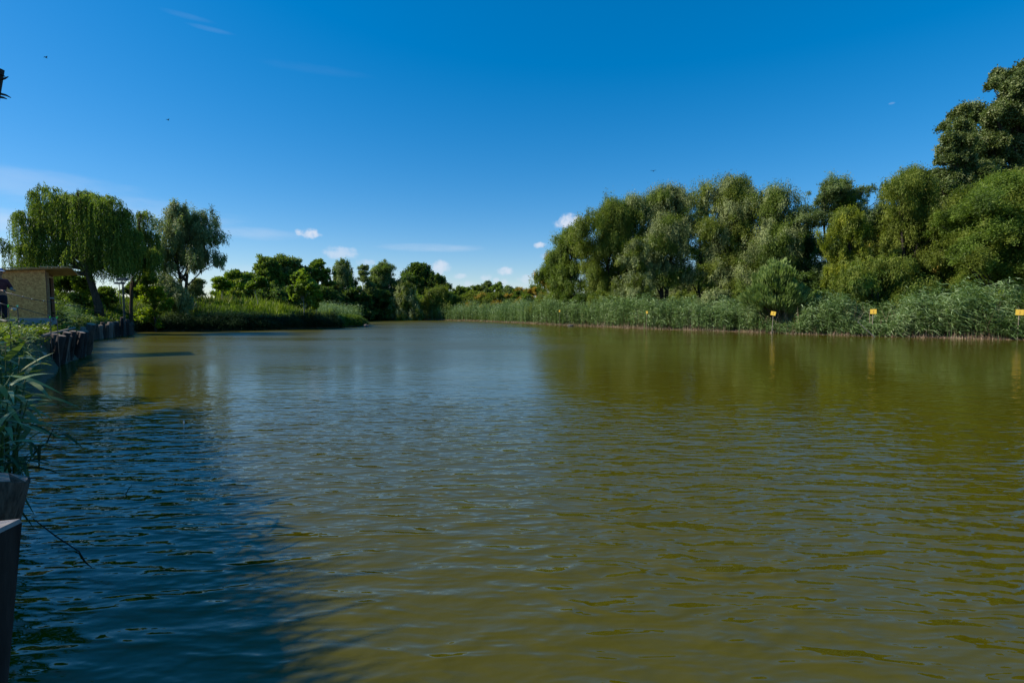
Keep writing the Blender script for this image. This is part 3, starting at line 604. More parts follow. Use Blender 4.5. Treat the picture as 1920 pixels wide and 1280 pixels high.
# ------------------------------------------------------------------ reeds (nobody could count them)
def shore_points(a, b, n, dmin, dmax, rng):
    """n random points between shore vertices a..b, dmin..dmax metres inland"""
    P = LP[a:b + 1]; seg = np.linalg.norm(np.diff(P, axis=0), axis=1); cs = np.concatenate([[0], np.cumsum(seg)])
    u = rng.uniform(0, cs[-1], n); i = np.clip(np.searchsorted(cs, u) - 1, 0, len(seg) - 1); t = (u - cs[i]) / seg[i]
    p = P[i] + (P[i + 1] - P[i]) * t[:, None]; d = (P[i + 1] - P[i]) / seg[i][:, None]
    nrml = np.stack([-d[:, 1], d[:, 0]], 1)
    q = p + nrml * .3; s = np.sign(sdist(q[:, 0], q[:, 1]))[:, None]
    o = rng.uniform(dmin, dmax, n)
    return p + nrml * s * o[:, None], o, u
def reeds(name, a, b, n, dmin, dmax, hmin, hmax, seed, mat='reed', nleaf=9, wind=(.55, -.1, 0), leafl=.5, leafw=.045, hfun=None, wscale=1.0):
    rng = np.random.default_rng(seed); p, o, u = shore_points(a, b, n, dmin, dmax, rng)
    h = rng.uniform(hmin * .8, hmax, n) * (.95 + .24 * vnoise(p[:, 0], p[:, 1] * .6, .55) + .2 * vnoise(p[:, 0] + 2, p[:, 1], 1.9))
    if hfun is not None: h = h * hfun(p[:, 0], p[:, 1])
    z = ground(p[:, 0], p[:, 1]); z = np.maximum(z, -.3); B = np.column_stack([p, z])
    lean = rng.normal(size=(n, 3)) * .1; lean[:, 2] = 1; lean[:, 0] += .03; lean = nrm(lean)
    px = np.median(p[:, 1]) / 512
    V1 = blades(B, lean, h, max(.016, px * .28) * wscale, h * .05, rng, 2)
    parts = [V1]; T = [np.repeat(np.clip(rng.uniform(.1, .6, n), 0, 1), 2)]
    ct = .5 + .35 * vnoise(p[:, 0] + 4, p[:, 1], 1.7)
    for k in range(nleaf):
        t = rng.uniform(.22, 1.0, n) if k else np.ones(n) * .97
        Q = B + lean * (h * t)[:, None]; Q[:, 2] -= h * .05 * t * t
        az = rng.uniform(0, 2 * np.pi, n); D = np.stack([np.cos(az), np.sin(az), rng.uniform(.5, 1.6, n)], 1) + np.array(wind)
        L = leafl * rng.uniform(.6, 1.25, n) * (1.1 - .25 * t)
        parts.append(blades(Q, D, L, max(leafw, px * .42) * wscale, L * rng.uniform(.4, 1.1, n), rng, 2, bend_dir=nrm(D * np.array([1, 1, 0]))))
        T.append(np.repeat(np.clip(ct + rng.normal(size=n) * .2, 0, 1), 2))
    V, F = join(parts); return tag(npmesh(name, V, F, MT[mat], None, np.concatenate(T)), kind='stuff')
def stalks(name, a, b, n, dmin, dmax, hmin, hmax, seed, mat='reed_dry', w=.03):
    rng = np.random.default_rng(seed); p, o, u = shore_points(a, b, n, dmin, dmax, rng)
    z = np.maximum(ground(p[:, 0], p[:, 1]), -.1) - .02; B = np.column_stack([p, z]); ln = rng.normal(size=(n, 3)) * .22; ln[:, 2] = 1
    keep = vnoise(p[:, 0] * 1.0, p[:, 1], 1.3) > -.5
    B = B[keep]; ln = ln[keep]; m = len(B); h = rng.uniform(hmin, hmax, m)
    V, F = blades(B, ln, h, w, h * .1, rng, 2); return tag(npmesh(name, V, F, MT[mat], None, np.repeat(rng.uniform(0, 1, m), 2)), kind='stuff')
# shore vertex numbers: 22 = far inlet ... 33 = right edge
def dip(x, y):    # lower growth at the small clearings seen at the signs
    k = np.ones_like(x)
    for (sx_, sy_, r, lo) in ((24.6, 47.5, 1.8, .3), (29.9, 42.6, 1.6, .42), (36.6, 37.6, 1.2, .5)):
        d = np.hypot(x - sx_, (y - sy_)); k = np.minimum(k, lo + (1 - lo) * ss(r * .6, r * 1.6, d))
    return k
reeds('far_reed_bed', 20, 24, 5600, -.2, 6, 2.4, 3.5, 1, nleaf=7, hfun=dip)
reeds('reed_bed', 24, 29, 4800, -.35, 4.0, 2.4, 3.5, 2, nleaf=12, hfun=dip, leafl=.65, leafw=.085)
reeds('reed_bed', 29, 31, 1700, -.35, 3.5, 2.1, 3.1, 3, nleaf=13, hfun=dip, leafl=.65, leafw=.085)
reeds('tall_reed_bed', 31, 34, 2700, -.35, 4.0, 2.6, 4.0, 4, nleaf=15, hfun=dip, leafl=.75, leafw=.09)
reeds('tall_reed_bed', 34, 35, 900, .1, 4.0, 2.3, 3.5, 5, nleaf=10)
stalks('dry_reed_stubble', 20, 34, 9000, -.55, .2, .12, .42, 6, w=.045)
stalks('dry_reed_stubble', 25, 34, 1600, -.4, .2, .4, 1.0, 7, w=.03)
stalks('dead_reed_stems', 24, 34, 1500, 0, 1.6, 1.4, 3.1, 12, w=.03)
# behind the reeds on the inlet
reeds('inlet_reed_bed', 17, 20, 1800, .2, 5, 1.8, 2.6, 8, nleaf=7)
# left bank
reeds('bank_reeds', 11, 15, 4200, -.25, 1.5, .75, 1.3, 9, mat='reed_dark', nleaf=6, leafl=.42)
reeds('bank_reeds', 15, 17, 900, -.1, 2.0, .45, .85, 10, mat='grass', nleaf=8, leafl=.4)
reeds('bank_reeds', 7, 9, 260, -.1, 1.2, .7, 1.3, 11, mat='reed', nleaf=10, leafl=.45)

def grassfield(name, n, xr, yr, cond, h0, h1, w, mat, seed, bend=.4, tall=None):
    rng = np.random.default_rng(seed); x = rng.uniform(*xr, n); y = rng.uniform(*yr, n); d = sdist(x, y)
    k = cond(x, y, d); x = x[k]; y = y[k]; m = len(x); z = ground(x, y)
    h = rng.uniform(h0, h1, m) * (1 + .45 * vnoise(x, y, .8) + .2 * vnoise(x, y, 2.7)); h = np.clip(h, .04, None)
    if tall is not None: h *= tall(x, y)
    D = rng.normal(size=(m, 3)) * .3; D[:, 2] = 1
    V, F = blades(np.column_stack([x, y, z - .02]), D, h, w, h * bend * rng.uniform(0, 1, m), rng, 2)
    T = np.clip(.5 + .4 * vnoise(x, y, .9) + rng.normal(size=m) * .18, 0, 1)
    return tag(npmesh(name, V, F, MT[mat], None, np.repeat(T, 2)), kind='stuff')
inv = lambda x, y: (x > y * (-1.06)) & (x < -.2 * y)       # roughly the sector the photograph looks at, with a margin
grassfield('grass', 60000, (-64, -19), (48, 76), lambda x, y, d: (d > .6) & (d < 16) & inv(x, y), .35, .8, .07, 'grass', 31)
grassfield('grass', 9000, (-60, -19), (56, 90), lambda x, y, d: (d > 5) & inv(x, y) & (vnoise(x, y, .3) > .2), .7, 1.2, .06, 'grass_dry', 32)
grassfield('tall_weeds', 9000, (-60, -19), (55, 82), lambda x, y, d: (d > 4) & inv(x, y) & (vnoise(x, y, .5) > .0), .9, 1.6, .12, 'weed', 33)
grassfield('grass', 30000, (-50, -16), (18, 50), lambda x, y, d: (d > .35) & inv(x, y), .06, .26, .035, 'grass', 34)
grassfield('tall_weeds', 9000, (-50, -27), (30, 50), lambda x, y, d: (d > 2.5) & inv(x, y) & (vnoise(x + 3, y, .5) > -.1), .4, .95, .06, 'grass', 35)
grassfield('grass', 12000, (-23, -19), (45, 72), lambda x, y, d: (d > .2), .3, .8, .06, 'grass', 36)
grassfield('grass', 26000, (0, 62), (37, 75), lambda x, y, d: (d > 2) & (d < 10), .6, 1.2, .12, 'grass', 37)
grassfield('far_meadow_grass', 26000, (-75, 0), (76, 130), lambda x, y, d: (d > .5) & (x > -1.05 * y), .6, 1.3, .16, 'grass', 38)
# distant scrub that reads as one mass
def scrub(name, n, x0, x1, y0, y1, h0, mat, seed):
    rng = np.random.default_rng(seed); x = rng.uniform(x0, x1, n); y = rng.uniform(y0, y1, n); top = h0 * (1 + .3 * vnoise(x, y * 0, .45) + .16 * vnoise(x + 5, y * 0, 1.3)); z = ground(x, y) + top * rng.uniform(0, 1, n) ** .7
    D = rng.normal(size=(n, 3)); D[:, 2] += .3; V, F = leaves(np.column_stack([x, y, z]), D, .45 * rng.uniform(.6, 1.3, n), .2, rng)
    return tag(npmesh(name, V, F, MT[mat], None, np.clip(.5 + .3 * vnoise(x, z, .8) + rng.normal(size=n) * .15, 0, 1)), kind='stuff')
scrub('distant_scrub', 22000, -34, 14, 117, 124, 4.2, 'mid_green', 51)
scrub('distant_scrub', 16000, 8, 60, 88, 94, 5.2, 'dark_green', 53)
# leafy ground cover near the shed
def cover(name, n, xr, yr, cond, h, L, mat, seed):
    rng = np.random.default_rng(seed); x = rng.uniform(*xr, n); y = rng.uniform(*yr, n); d = sdist(x, y); k = cond(x, y, d) & (vnoise(x, y, 2.2) > -.25)
    x = x[k]; y = y[k]; m = len(x); z = ground(x, y) + rng.uniform(0, 1, m) ** 1.3 * h * (1 + .5 * vnoise(x, y, 1.9))
    D = rng.normal(size=(m, 3)); D[:, 2] = rng.uniform(-.1, .6, m); V, F = leaves(np.column_stack([x, y, z]), D, L * rng.uniform(.6, 1.3, m), L * .6, rng, flat=np.array([0, 0, 1.0]))
    return tag(npmesh(name, V, F, MT[mat], None, np.clip(.5 + .35 * vnoise(x, y, 1.9) + rng.normal(size=m) * .2, 0, 1)), kind='stuff')
cover('ground_cover', 15000, (-27, -14), (14.5, 27), lambda x, y, d: (d > .1) & (d < 2.6), .3, .14, 'weed', 41)
cover('ground_cover', 9000, (-38, -28), (33, 47), lambda x, y, d: (d > .1) & (d < 3), .35, .2, 'weed', 42)
cover('slope_weeds', 22000, (-50, -26), (30, 50), lambda x, y, d: (d > 2.4) & (d < 9), .6, .2, 'mid_green', 43)
cover('bank_edge_weeds', 9000, (-19, -5), (4, 19), lambda x, y, d: (d > -.05) & (d < 2.2), .35, .12, 'mid_green', 44)
cover('bank_edge_weeds', 7000, (-31, -20.5), (24.5, 37), lambda x, y, d: (d > -.3) & (d < 1.3), .75, .17, 'reed_dark', 45)

# ------------------------------------------------------------------ wooden stakes of the bank wall
def stake(p, top, r, tilt=(0, 0), label='', group='rough wooden stakes holding the bank', seed=0):
    pr = random.Random(seed); ln = top.z - p.z if hasattr(top, 'z') else top
    o = empty('wooden_stake', p, label, 'stake', group)
    pts = []; rad = []
    for i in range(6):
        t = i / 5; pts.append((tilt[0] * t * ln + pr.uniform(-.02, .02), tilt[1] * t * ln + pr.uniform(-.02, .02), ln * t)); rad.append(r * (1.08 - .12 * t + pr.uniform(-.05, .05)))
    MB().tube(pts, rad, 9, jit=.07, rng=pr).obj('shaft', MT[pr.choice(['stake', 'stake', 'stake_pale', 'stake_black', 'stake_black'])], o, smooth=True)
    c = Vector(pts[-1]); ax = (Vector(pts[-1]) - Vector(pts[-2])).normalized()
    MB().tube([c - ax * .004, c + ax * .006], [rad[-1] * .93, rad[-1] * .9], 9).obj('sawn_top', MT['stake_end'], o)
    return o
pr = random.Random(5)
side = ['leftmost', 'second', 'third', 'fourth', 'fifth', 'sixth', 'seventh', 'eighth', 'ninth', 'tenth', 'eleventh', 'twelfth', 'thirteenth', 'fourteenth']
A = Vector((-17.95, 19.75, 0)); Bv = Vector((-20.95, 24.9, 0)); nn = 13
for i in range(nn):
    t = i / (nn - 1); p = A.lerp(Bv, t); last = i == nn - 1
    zt = 1.2 + .14 * t + pr.uniform(-.16, .08) + (.32 if last else 0)
    st = stake(Vector((p.x + .18, p.y - .12, -.5)), zt + .5, pr.uniform(.09, .16) if not last else .19, (pr.uniform(.08, .3), pr.uniform(-.06, .04)), '%s upright stake from the left in the near bank wall' % side[i] if not last else 'thick tall stake at the right end of the near stretch of bank wall', seed=i)
A = Vector((-30.6, 37.2, 0)); Bv = Vector((-33.2, 44.4, 0)); nn = 14
for i in range(nn):
    t = i / (nn - 1); p = A.lerp(Bv, t)
    zt = 1.15 + pr.uniform(-.12, .12) + (.3 if i in (9, 11) else 0)
    stake(Vector((p.x + .2, p.y - .1, -.5)), zt + .5, pr.uniform(.12, .2), (pr.uniform(-.05, .10), pr.uniform(-.03, .03)), '%s stake from the left in the far bank wall below the willow mound' % side[i], seed=40 + i)
# leaning logs left of the near stretch (photograph px 50..80)
for i, (px, py, Y, dx, r, lb) in enumerate([(52, 636, 18.6, .12, .10, 'thin upright log left of the leaning ones at the near bank'), (60, 643, 18.4, .16, .13, 'dark short log between the thin log and the leaning ones'),
                                            (67, 650, 18.2, .38, .13, 'leaning log with reddish sawn end at the near bank'), (76, 663, 17.8, .75, .11, 'most slanted log with pale sawn end at the near bank')]):
    tp = at_y(px, py, Y); base = Vector((tp.x - dx * (tp.z + .3), Y + .2, -.3)); stake(base, tp.z + .3, r, (dx, -.1), lb, 'leaning logs at the near bank', seed=70 + i)
rail = MB().tube([(-17.9, 19.5, 1.2), (-20.5, 24.0, 1.34)], [.05, .05], 6).obj('rail', MT['stake_end']); tag(rail, 'thin pale wooden rail lying along the tops of the near stakes', 'rail')
stake(at_z(250, 628, -.4), .9, .1, (.03, 0), 'small lone stake standing in the water off the end of the far wall', 'lone stakes', seed=90)

# near camera: bark-covered log and squared post at the left edge
pr = random.Random(9)
lg = empty('log_post', at_z(-14, 892, 1.2) + Vector((-.05, .02, -1.75)), 'dark bark covered log post at the lower left edge above the squared post', 'post')
mb = MB().tube([(-.3, 0, 0), (-.18, 0, .8), (-.08, 0, 1.35), (0, 0, 1.74)], [.13, .14, .165, .19], 18, jit=.05, rng=pr)
for i in range(len(mb.v) - 18, len(mb.v)): x_, y_, z_ = mb.v[i]; mb.v[i] = (x_, y_, z_ - .27 * y_ + pr.uniform(-.008, .008))
mb.obj('shaft', noisemat('log_bark', (.03, .018, .012), (.17, .105, .07), 9, .9, (3, 3, .5), .05, bscale=7), lg, smooth=True)
MB().add([(x_ * .93, y_ * .93, z_ + .003) for x_, y_, z_ in mb.v[-18:]], [tuple(range(18))]).obj('sawn_top', MT['stake_end'], lg)
a = at_z(37, 972, 1.3); c = at_z(92, 1280, .0)
concrete = noisemat('lit_top_grey', (.20, .18, .17), (.33, .30, .28), 14, .85, bump=.004)
sq = MB(); w = .3
b0 = Vector((a.x - .13, a.y + .02, -.6))
lowc = at_y(12, 1280, a.y - .05); sh = (lowc - a) * (1.9 / (a.z - lowc.z))
ux = Vector((-.94, -.34, 0)); uy = Vector((.30, -.95, 0))
quad_t = [a + ux * .34, a + ux * .34 + uy * .24, a + uy * .24 + ux * .05, a]; quad_t = [quad_t[1], quad_t[2], quad_t[3], quad_t[0]]
quad_b = [q + sh for q in quad_t]; quad_t2 = [q + Vector((0, 0, -.018)) + (q - sum(quad_t, Vector()) / 4) * .03 for q in quad_t]
sqp = empty('squared_post', (0, 0, 0), 'squared grey wooden post with flat pale top at the bottom left corner', 'post')
sq.add([*quad_b, *quad_t2], [(3, 2, 1, 0)] + [(i, (i + 1) % 4, 4 + (i + 1) % 4, 4 + i) for i in range(4)]); sq.obj('shaft', MT['stake_black'], sqp)  # near-black shaft under a pale top: shade and light put into their colours
MB().add([*quad_t2, *quad_t], [(4, 5, 6, 7)] + [(i, (i + 1) % 4, 4 + (i + 1) % 4, 4 + i) for i in range(4)]).obj('sawn_top', concrete, sqp)

# leaning pole at the top left edge, with twigs
t0 = at_y(-14, 126, 1.6); t0.x = -1.6 * 965 / 960
po = empty('leaning_pole', (-1.95, 1.6, 1.0), 'dark leaning pole with ragged twiggy top cut by the upper left edge', 'pole')
top = at_y(-4, 128, 1.6) - Vector((-1.95, 1.6, 1.0))
mb = MB(); mb.tube([(-.12, 0, -1.6), top * .3 + Vector((-.07, 0, 0)), top * .7 + Vector((-.03, 0, 0)), top], [.03, .03, .026, .016], 9, jit=.12, rng=pr); mb.obj('shaft', MT['bark_dark'], po, smooth=True)
for dz, L_, up in ((-.035, .03, .01), (-.075, .034, -.012), (-.085, .022, -.006), (-.015, .02, -.01)):
    q = top + Vector((0, 0, dz)); MB().tube([q, q + Vector((L_ * .6, 0, up * .4)), q + Vector((L_, 0, up))], [.004, .003, .0012], 5).obj('twig', MT['bark_dark'], po)

# unseen shelter added outside the frame, its roof shaped to shade the near water
E0 = Vector((-11.7, 10.6, 3.3)); E1 = Vector((-4.25, .1, 3.3)); ed = (E1 - E0).normalized(); inn = Vector((ed.y, -ed.x, 0)); inn = inn if inn.x < 0 else -inn
she = empty('added_shade_shelter', (E0.x, E0.y, .9), 'unseen long open wooden shelter added beside the viewpoint to shade the near water', 'shelter'); O_ = Vector((E0.x, E0.y, .9))
Lr = (E1 - E0).length; q0 = [Vector((0, 0, 2.4)), ed * Lr + Vector((0, 0, 2.4)), ed * Lr + inn * 4.2 + Vector((0, 0, 1.75)), inn * 4.2 + Vector((0, 0, 1.75))]
MB().add(q0 + [q + Vector((0, 0, .05)) for q in q0], [(3, 2, 1, 0), (4, 5, 6, 7)] + [(i, (i + 1) % 4, 4 + (i + 1) % 4, 4 + i) for i in range(4)]).obj('roof', MT['stake_end'], she)
w0 = [ed * .1 + inn * 4.0, ed * (Lr - .1) + inn * 4.0, ed * (Lr - .1) + inn * 4.08, ed * .1 + inn * 4.08]
MB().add([q + Vector((0, 0, -.3)) for q in w0] + [q + Vector((0, 0, 1.74)) for q in w0], [(3, 2, 1, 0), (4, 5, 6, 7)] + [(i, (i + 1) % 4, 4 + (i + 1) % 4, 4 + i) for i in range(4)]).obj('back_wall', MT['stake_end'], she)  # added wall stops low sun passing under the roof
_g = np.random.default_rng(8); _n = 3800; _t = _g.uniform(-.03, 1.02, _n); _e = np.array(ed); _i = np.array(inn); _z = .5 * (vnoise(_t * 30, _t * 0, 1.0) + 1)
_P = np.outer(_t * Lr, _e) + np.outer(_g.uniform(0, .5, _n), _i) + np.array([0, 0, 2.42]) + np.stack([0 * _t, 0 * _t, _g.uniform(0, .08, _n)], 1)
_D = -_i + _g.normal(size=(_n, 3)) * .35; _D[:, 2] -= .15; _L = _g.uniform(.25, .6, _n) + .5 * _z * _g.uniform(0, 1, _n) ** 2 + .35
_V, _F = blades(_P, _D, _L, .035, .12, _g, 2); npmesh('shadow_edge_fringe', _V, _F, MT['reed_dry'], she, np.repeat(_g.uniform(0, 1, _n), 2))  # added blades break up and soften the roof's shadow edge
for t in (.02, .34, .66, .98):
    c = ed * (Lr * t) + inn * .5; MB().tube([c + Vector((0, 0, -.6)), c + Vector((0, 0, 2.33))], .07, 8).obj('post', MT['stake'], she)
for i, (x, y, hh, w) in enumerate([(-17.5, 11.0, 4.4, 5.0), (-8.5, -3.6, 4.6, 5.2)]):  # unseen trees added to cast leafy shade on the near water
    tree('added_shade_tree', 'unseen leafy tree added beside the viewpoint to shade the near water, ' + ['past the far end of the added shelter', 'behind the added shelter'][i], 'tree', 0, 0, 10, 10, 'mid_green', 'broad', 151 + i, clear=.15, nl=14, dens=2.6, lobe=.26, at=(x, y, hh, w), leaf=.2, depth=1)

# ------------------------------------------------------------------ plywood shed
om, n, l, b = newmat('osb_board')
tcn = n.new('ShaderNodeTexCoord'); v = n.new('ShaderNodeTexVoronoi'); v.inputs['Scale'].default_value = 24; 
nz2 = n.new('ShaderNodeTexNoise'); nz2.inputs['Scale'].default_value = 5; nz2.inputs['Detail'].default_value = 6
l.new(tcn.outputs['Object'], nz2.inputs['Vector'])
ma = n.new('ShaderNodeMix'); ma.data_type = 'VECTOR'; ma.inputs[0].default_value = .25; l.new(tcn.outputs['Object'], ma.inputs[4]); l.new(nz2.outputs['Color'], ma.inputs[5]); l.new(ma.outputs[1], v.inputs['Vector'])
spc = n.new('ShaderNodeSeparateColor'); l.new(v.outputs['Color'], spc.inputs[0])
cr = n.new('ShaderNodeValToRGB'); cr.color_ramp.elements[0].color = (.56, .19, .045, 1); cr.color_ramp.elements[1].color = (.92, .44, .13, 1)
l.new(spc.outputs[0], cr.inputs[0]); l.new(cr.outputs[0], b.inputs['Base Color']); b.inputs['Roughness'].default_value = .7
pine = noisemat('pine_board', (.36, .22, .11), (.55, .37, .20), 3, .7, (1, 1, 6))
pine_red = noisemat('stained_board', (.22, .10, .05), (.34, .17, .09), 3, .7, (1, 1, 6))
dark_in = noisemat('interior_shade_board', (.10, .06, .035), (.16, .10, .06), 3, .8)  # shade inside the shed put into the back wall's colour
conc = noisemat('concrete', (.22, .23, .24), (.34, .35, .36), 8, .9, bump=.005)
C0 = Vector((-21.75, 24.0, 0)); sdir = Vector((-.55, .835, 0)).normalized(); fdir = Vector((-.835, -.55, 0)).normalized()
zb = 1.62; FL = 3.4; SL = 1.85
shed = empty('plywood_shed', (C0.x, C0.y, zb), 'small shed of yellow-brown particle board with slanting overhanging roof on the left bank', 'shed')
def Q(u, v_, z): return fdir * u + sdir * v_ + Vector((0, 0, z - zb))
def slab(mb, u0, u1, v0, v1, z0, z1):
    vs = []
    for z in ((z0, z1)):
        zz = z if isinstance(z, tuple) else (z, z, z, z)
        for (u, v_), zc in zip(((u0, v0), (u1, v0), (u1, v1), (u0, v1)), zz): vs.append(Q(u, v_, zc))
    return mb.add(vs, [(0, 1, 2, 3), (7, 6, 5, 4), (4, 5, 1, 0), (5, 6, 2, 1), (6, 7, 3, 2), (7, 4, 0, 3)])
def zr(u, v_): return 4.03 - .085 * u - .09 * v_
slab(MB(), -.06, FL + .06, -.06, SL + .06, 1.2, 1.80).obj('plinth', conc, shed)
slab(MB(), 0, FL, 0, .03, 1.80, (zr(0, 0), zr(FL, 0), zr(FL, 0), zr(0, 0))).obj('front_wall', om, shed)
slab(MB(), FL - .03, FL, .03, SL, 1.80, (zr(FL, 0), zr(FL, 0), zr(FL, SL), zr(FL, SL))).obj('side_wall', om, shed)
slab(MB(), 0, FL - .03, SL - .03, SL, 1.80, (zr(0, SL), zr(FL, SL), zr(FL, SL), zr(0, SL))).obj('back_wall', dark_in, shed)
slab(MB(), -.02, .08, .032, .13, 1.80, zr(0, .1)).obj('door_post', pine_red, shed)
slab(MB(), -.02, .06, .62, .70, 1.80, zr(0, .65)).obj('door_post', pine, shed)
slab(MB(), -.02, .08, SL - .12, SL - .032, 1.80, zr(0, SL)).obj('door_post', pine_red, shed)
slab(MB(), -.018, .05, .70, SL - .12, 2.72, 2.78).obj('cross_rail', conc, shed)
slab(MB(), -.015, .05, .70, SL - .12, 3.72, 3.80).obj('lintel', pine, shed)
rf = MB(); rf.add([Q(-.95, -.18, zr(-.95, -.18) + .02), Q(FL + .2, -.18, zr(FL + .2, -.18) + .02), Q(FL + .2, SL + .3, zr(FL + .2, SL + .3) + .02), Q(-.95, SL + .3, zr(-.95, SL + .3) + .02),
                  Q(-.95, -.18, zr(-.95, -.18) + .06), Q(FL + .2, -.18, zr(FL + .2, -.18) + .06), Q(FL + .2, SL + .3, zr(FL + .2, SL + .3) + .06), Q(-.95, SL + .3, zr(-.95, SL + .3) + .06)],
                 [(0, 1, 2, 3), (7, 6, 5, 4), (4, 5, 1, 0), (5, 6, 2, 1), (6, 7, 3, 2), (7, 4, 0, 3)])
roof = rf.obj('roof', pine, shed)
for i in range(12):
    u = -.85 + i * .36; slab(MB(), u, u + .3, -.26, -.12, (zr(u, -.26) + .062,) * 4, (zr(u, -.26) + .09 + .01 * (i % 3),) * 4).obj('roof_board', pine, roof)

# ------------------------------------------------------------------ pole with flat boxes
metal_dark = noisemat('dark_painted_metal', (.03, .04, .04), (.06, .07, .07), 6, .5, spec=.4)
Y = 42; pb = at_y(231, 572, Y); zg = gz(pb.x, Y); pol = empty('box_pole', (pb.x, Y, zg), 'dark pole carrying two small flat boxes under the dark weeping willow', 'pole')
zt = at_y(231, 524, Y).z - zg
MB().tube([(0, 0, -.2), (0, 0, zt)], .035, 8).obj('post', metal_dark, pol)
MB().tube([(-.28, .05, zt - 2.0), (-.28, .05, zt - .25)], .025, 6).obj('post', metal_dark, pol)
MB().tube([(.06, .05, -.2), (.06, .05, zt - .2)], .035, 6).obj('post', metal_dark, pol)
MB().box((.05, 0, zt + .02), (.72, .35, .22)).obj('box', metal_dark, pol)
MB().box((-.22, .02, zt - .3), (.66, .33, .15)).obj('box', metal_dark, pol)
MB().tube([(.06, 0, zt - .35), (.5, 0, zt - .02), (.95, 0, zt + .25)], .018, 5).obj('bracket', metal_dark, pol)

# ------------------------------------------------------------------ yellow number plates on sticks
yel = noisemat('yellow_plate', (.82, .50, .05), (.88, .58, .10), 20, .5)
mark = noisemat('faded_mark', (.62, .36, .06), (.70, .40, .08), 20, .6)
wood_pale = noisemat('pale_stick', (.30, .23, .16), (.44, .36, .27), 10, .8)
for (px, py, Y, w, tilt, lb) in [(1049, 583, 71.5, .30, .1, 'tiny pale yellow sign half hidden in the far reeds'), (1213, 585.5, 56.0, .32, -.12, 'narrow yellow sign in the reeds under the bright gap in the willows'),
                                 (1449, 587.5, 46.4, .42, .22, 'tilted yellow sign in front of the round willow trunk'), (1637, 584, 42.3, .46, -.02, 'square yellow sign on a thin stick below the drooping olive willow'),
                                 (1911, 585.5, 36.9, .47, .03, 'yellow sign on a stick nearest the right edge')]:
    c = at_y(px, py, Y); zg = max(-.1, gz(c.x, Y)); s = empty('yellow_sign', (c.x, Y, zg), lb, 'sign', 'yellow signs on sticks along the right bank')
    hh = c.z - zg; rot = Matrix.Rotation(tilt, 3, 'Y') @ Matrix.Rotation(-.45, 3, 'Z')
    MB().box((0, 0, hh / 2 - .2), (.05 if px > 1400 else .02, .03, hh + .2), Matrix.Rotation(tilt * .2, 3, 'Y')).obj('stick', wood_pale, s)
    pl = MB().box((tilt * .1, -.04, hh), (w * (.6 if px < 1400 else .95), .02, w * .85), rot).obj('plate', yel, s)
    MB().box((tilt * .1 - .02, -.0535, hh), (.05, .004, w * .45), rot).obj('mark', mark, pl)

# ------------------------------------------------------------------ small things on the water and shore
white = noisemat('white_plastic', (.7, .72, .72), (.8, .8, .8), 5, .4); teal = noisemat('pale_green_plastic', (.3, .5, .45), (.4, .6, .52), 5, .4)
for px, m, lb in ((706, white, 'small white float at the mouth of the inlet, left one'), (730, teal, 'small pale green float at the mouth of the inlet, right one')):
    c = at_z(px, 599.5, 0); o = MB().ellipsoid((0, 0, .1), (.28, .28, .24)).tube([(0, 0, .3), (0, 0, .5)], .05, 6).obj('float', m, None, smooth=True, loc=c); tag(o, lb, 'float', 'floats in the inlet')
c = at_z(345, 793.5, 0); o = MB().tube([(0, 0, -.02), (0, 0, .02), (0, 0, .07)], [.008, .014, .004], 8).obj('float', white, None, loc=c); tag(o, 'tiny white fishing float alone on the open water', 'float')
stone = noisemat('pale_stone', (.30, .26, .22), (.50, .46, .40), 3, .9, bump=.03)
def rock(px, py, sx_, sy_, sz_, lb, seed, m=stone):
    c = at_z(px, py, 0.0); rg = random.Random(seed); mb = MB().ellipsoid((0, 0, sz_ * .4), (sx_, sy_, sz_), 10, 7)
    mb.v = [(x * (1 + .25 * math.sin(3 * y + seed) + rg.uniform(-.1, .1)), y * (1 + rg.uniform(-.12, .12)), z * (1 + rg.uniform(-.12, .12))) for x, y, z in mb.v]
    return tag(mb.obj('rock', m, None, loc=c), lb, 'rock', 'rocks on the shore')
rock(1140, 612.2, .42, .34, .34, 'pale angular rock at the waterline left of centre on the right bank', 1)
rock(1070, 611.3, .35, .3, .16, 'low dark rock at the waterline near the far sign', 2, noisemat('dark_stone', (.08, .07, .06), (.15, .13, .11), 3, .9, bump=.03))
for i, (px, py, s) in enumerate([(679, 611.5, .45), (686, 612.5, .35), (673, 611, .3), (689, 612, .22)]):
    rock(px, py, s, s * .8, s * .7, ['greyish rock at the tip of the grassy point', 'rock low in the water at the tip of the grassy point', 'inner rock of the grassy point beside the grass', 'smallest outermost rock of the grassy point'][i], 10 + i, noisemat('tip_stone', (.10, .085, .08), (.2, .17, .16), 3, .9))
# dry broken reed trunk in the tall reeds
s = at_z(1868, 634.5, -.1); o = MB().tube([(0, 0, 0), (.02, 0, 1.0), (-.02, 0, 2.05)], [.3, .12, .07], 8, jit=.25, rng=random.Random(3)).obj('dead_trunk', MT['bark_pale'], None, loc=s); tag(o, 'pale broken dead trunk standing among the tall reeds at the right', 'trunk')
s = at_z(1640, 631.5, .05); o = MB().tube([(0, 0, .0), (-.6, .1, .55), (-1.25, .2, 1.2)], [.03, .025, .02], 6).obj('slanting_stick', MT['bark_pale'], None, loc=s); tag(o, 'thin pale stick slanting over the bank left of the square yellow sign', 'stick')
# twigs in the near water
tw = MB().tube([at_z(62, 972, .12), at_z(105, 1005, .06), at_z(148, 1033, .012), at_z(160, 1052, .004), at_z(190, 1082, -.01)], [.004, .006, .005, .004, .002], 6)
tag(tw.obj('floating_twig', MT['bark_dark']), 'thin broken twig lying on the dark near water', 'twig')
tw = MB().tube([at_z(234, 930, -.02), at_z(240, 918, .05), at_z(247, 909, .11)], [.006, .005, .002], 5); tag(tw.obj('twig', MT['reed_dark']), 'short upright shoot poking out of the water near the twig', 'twig')

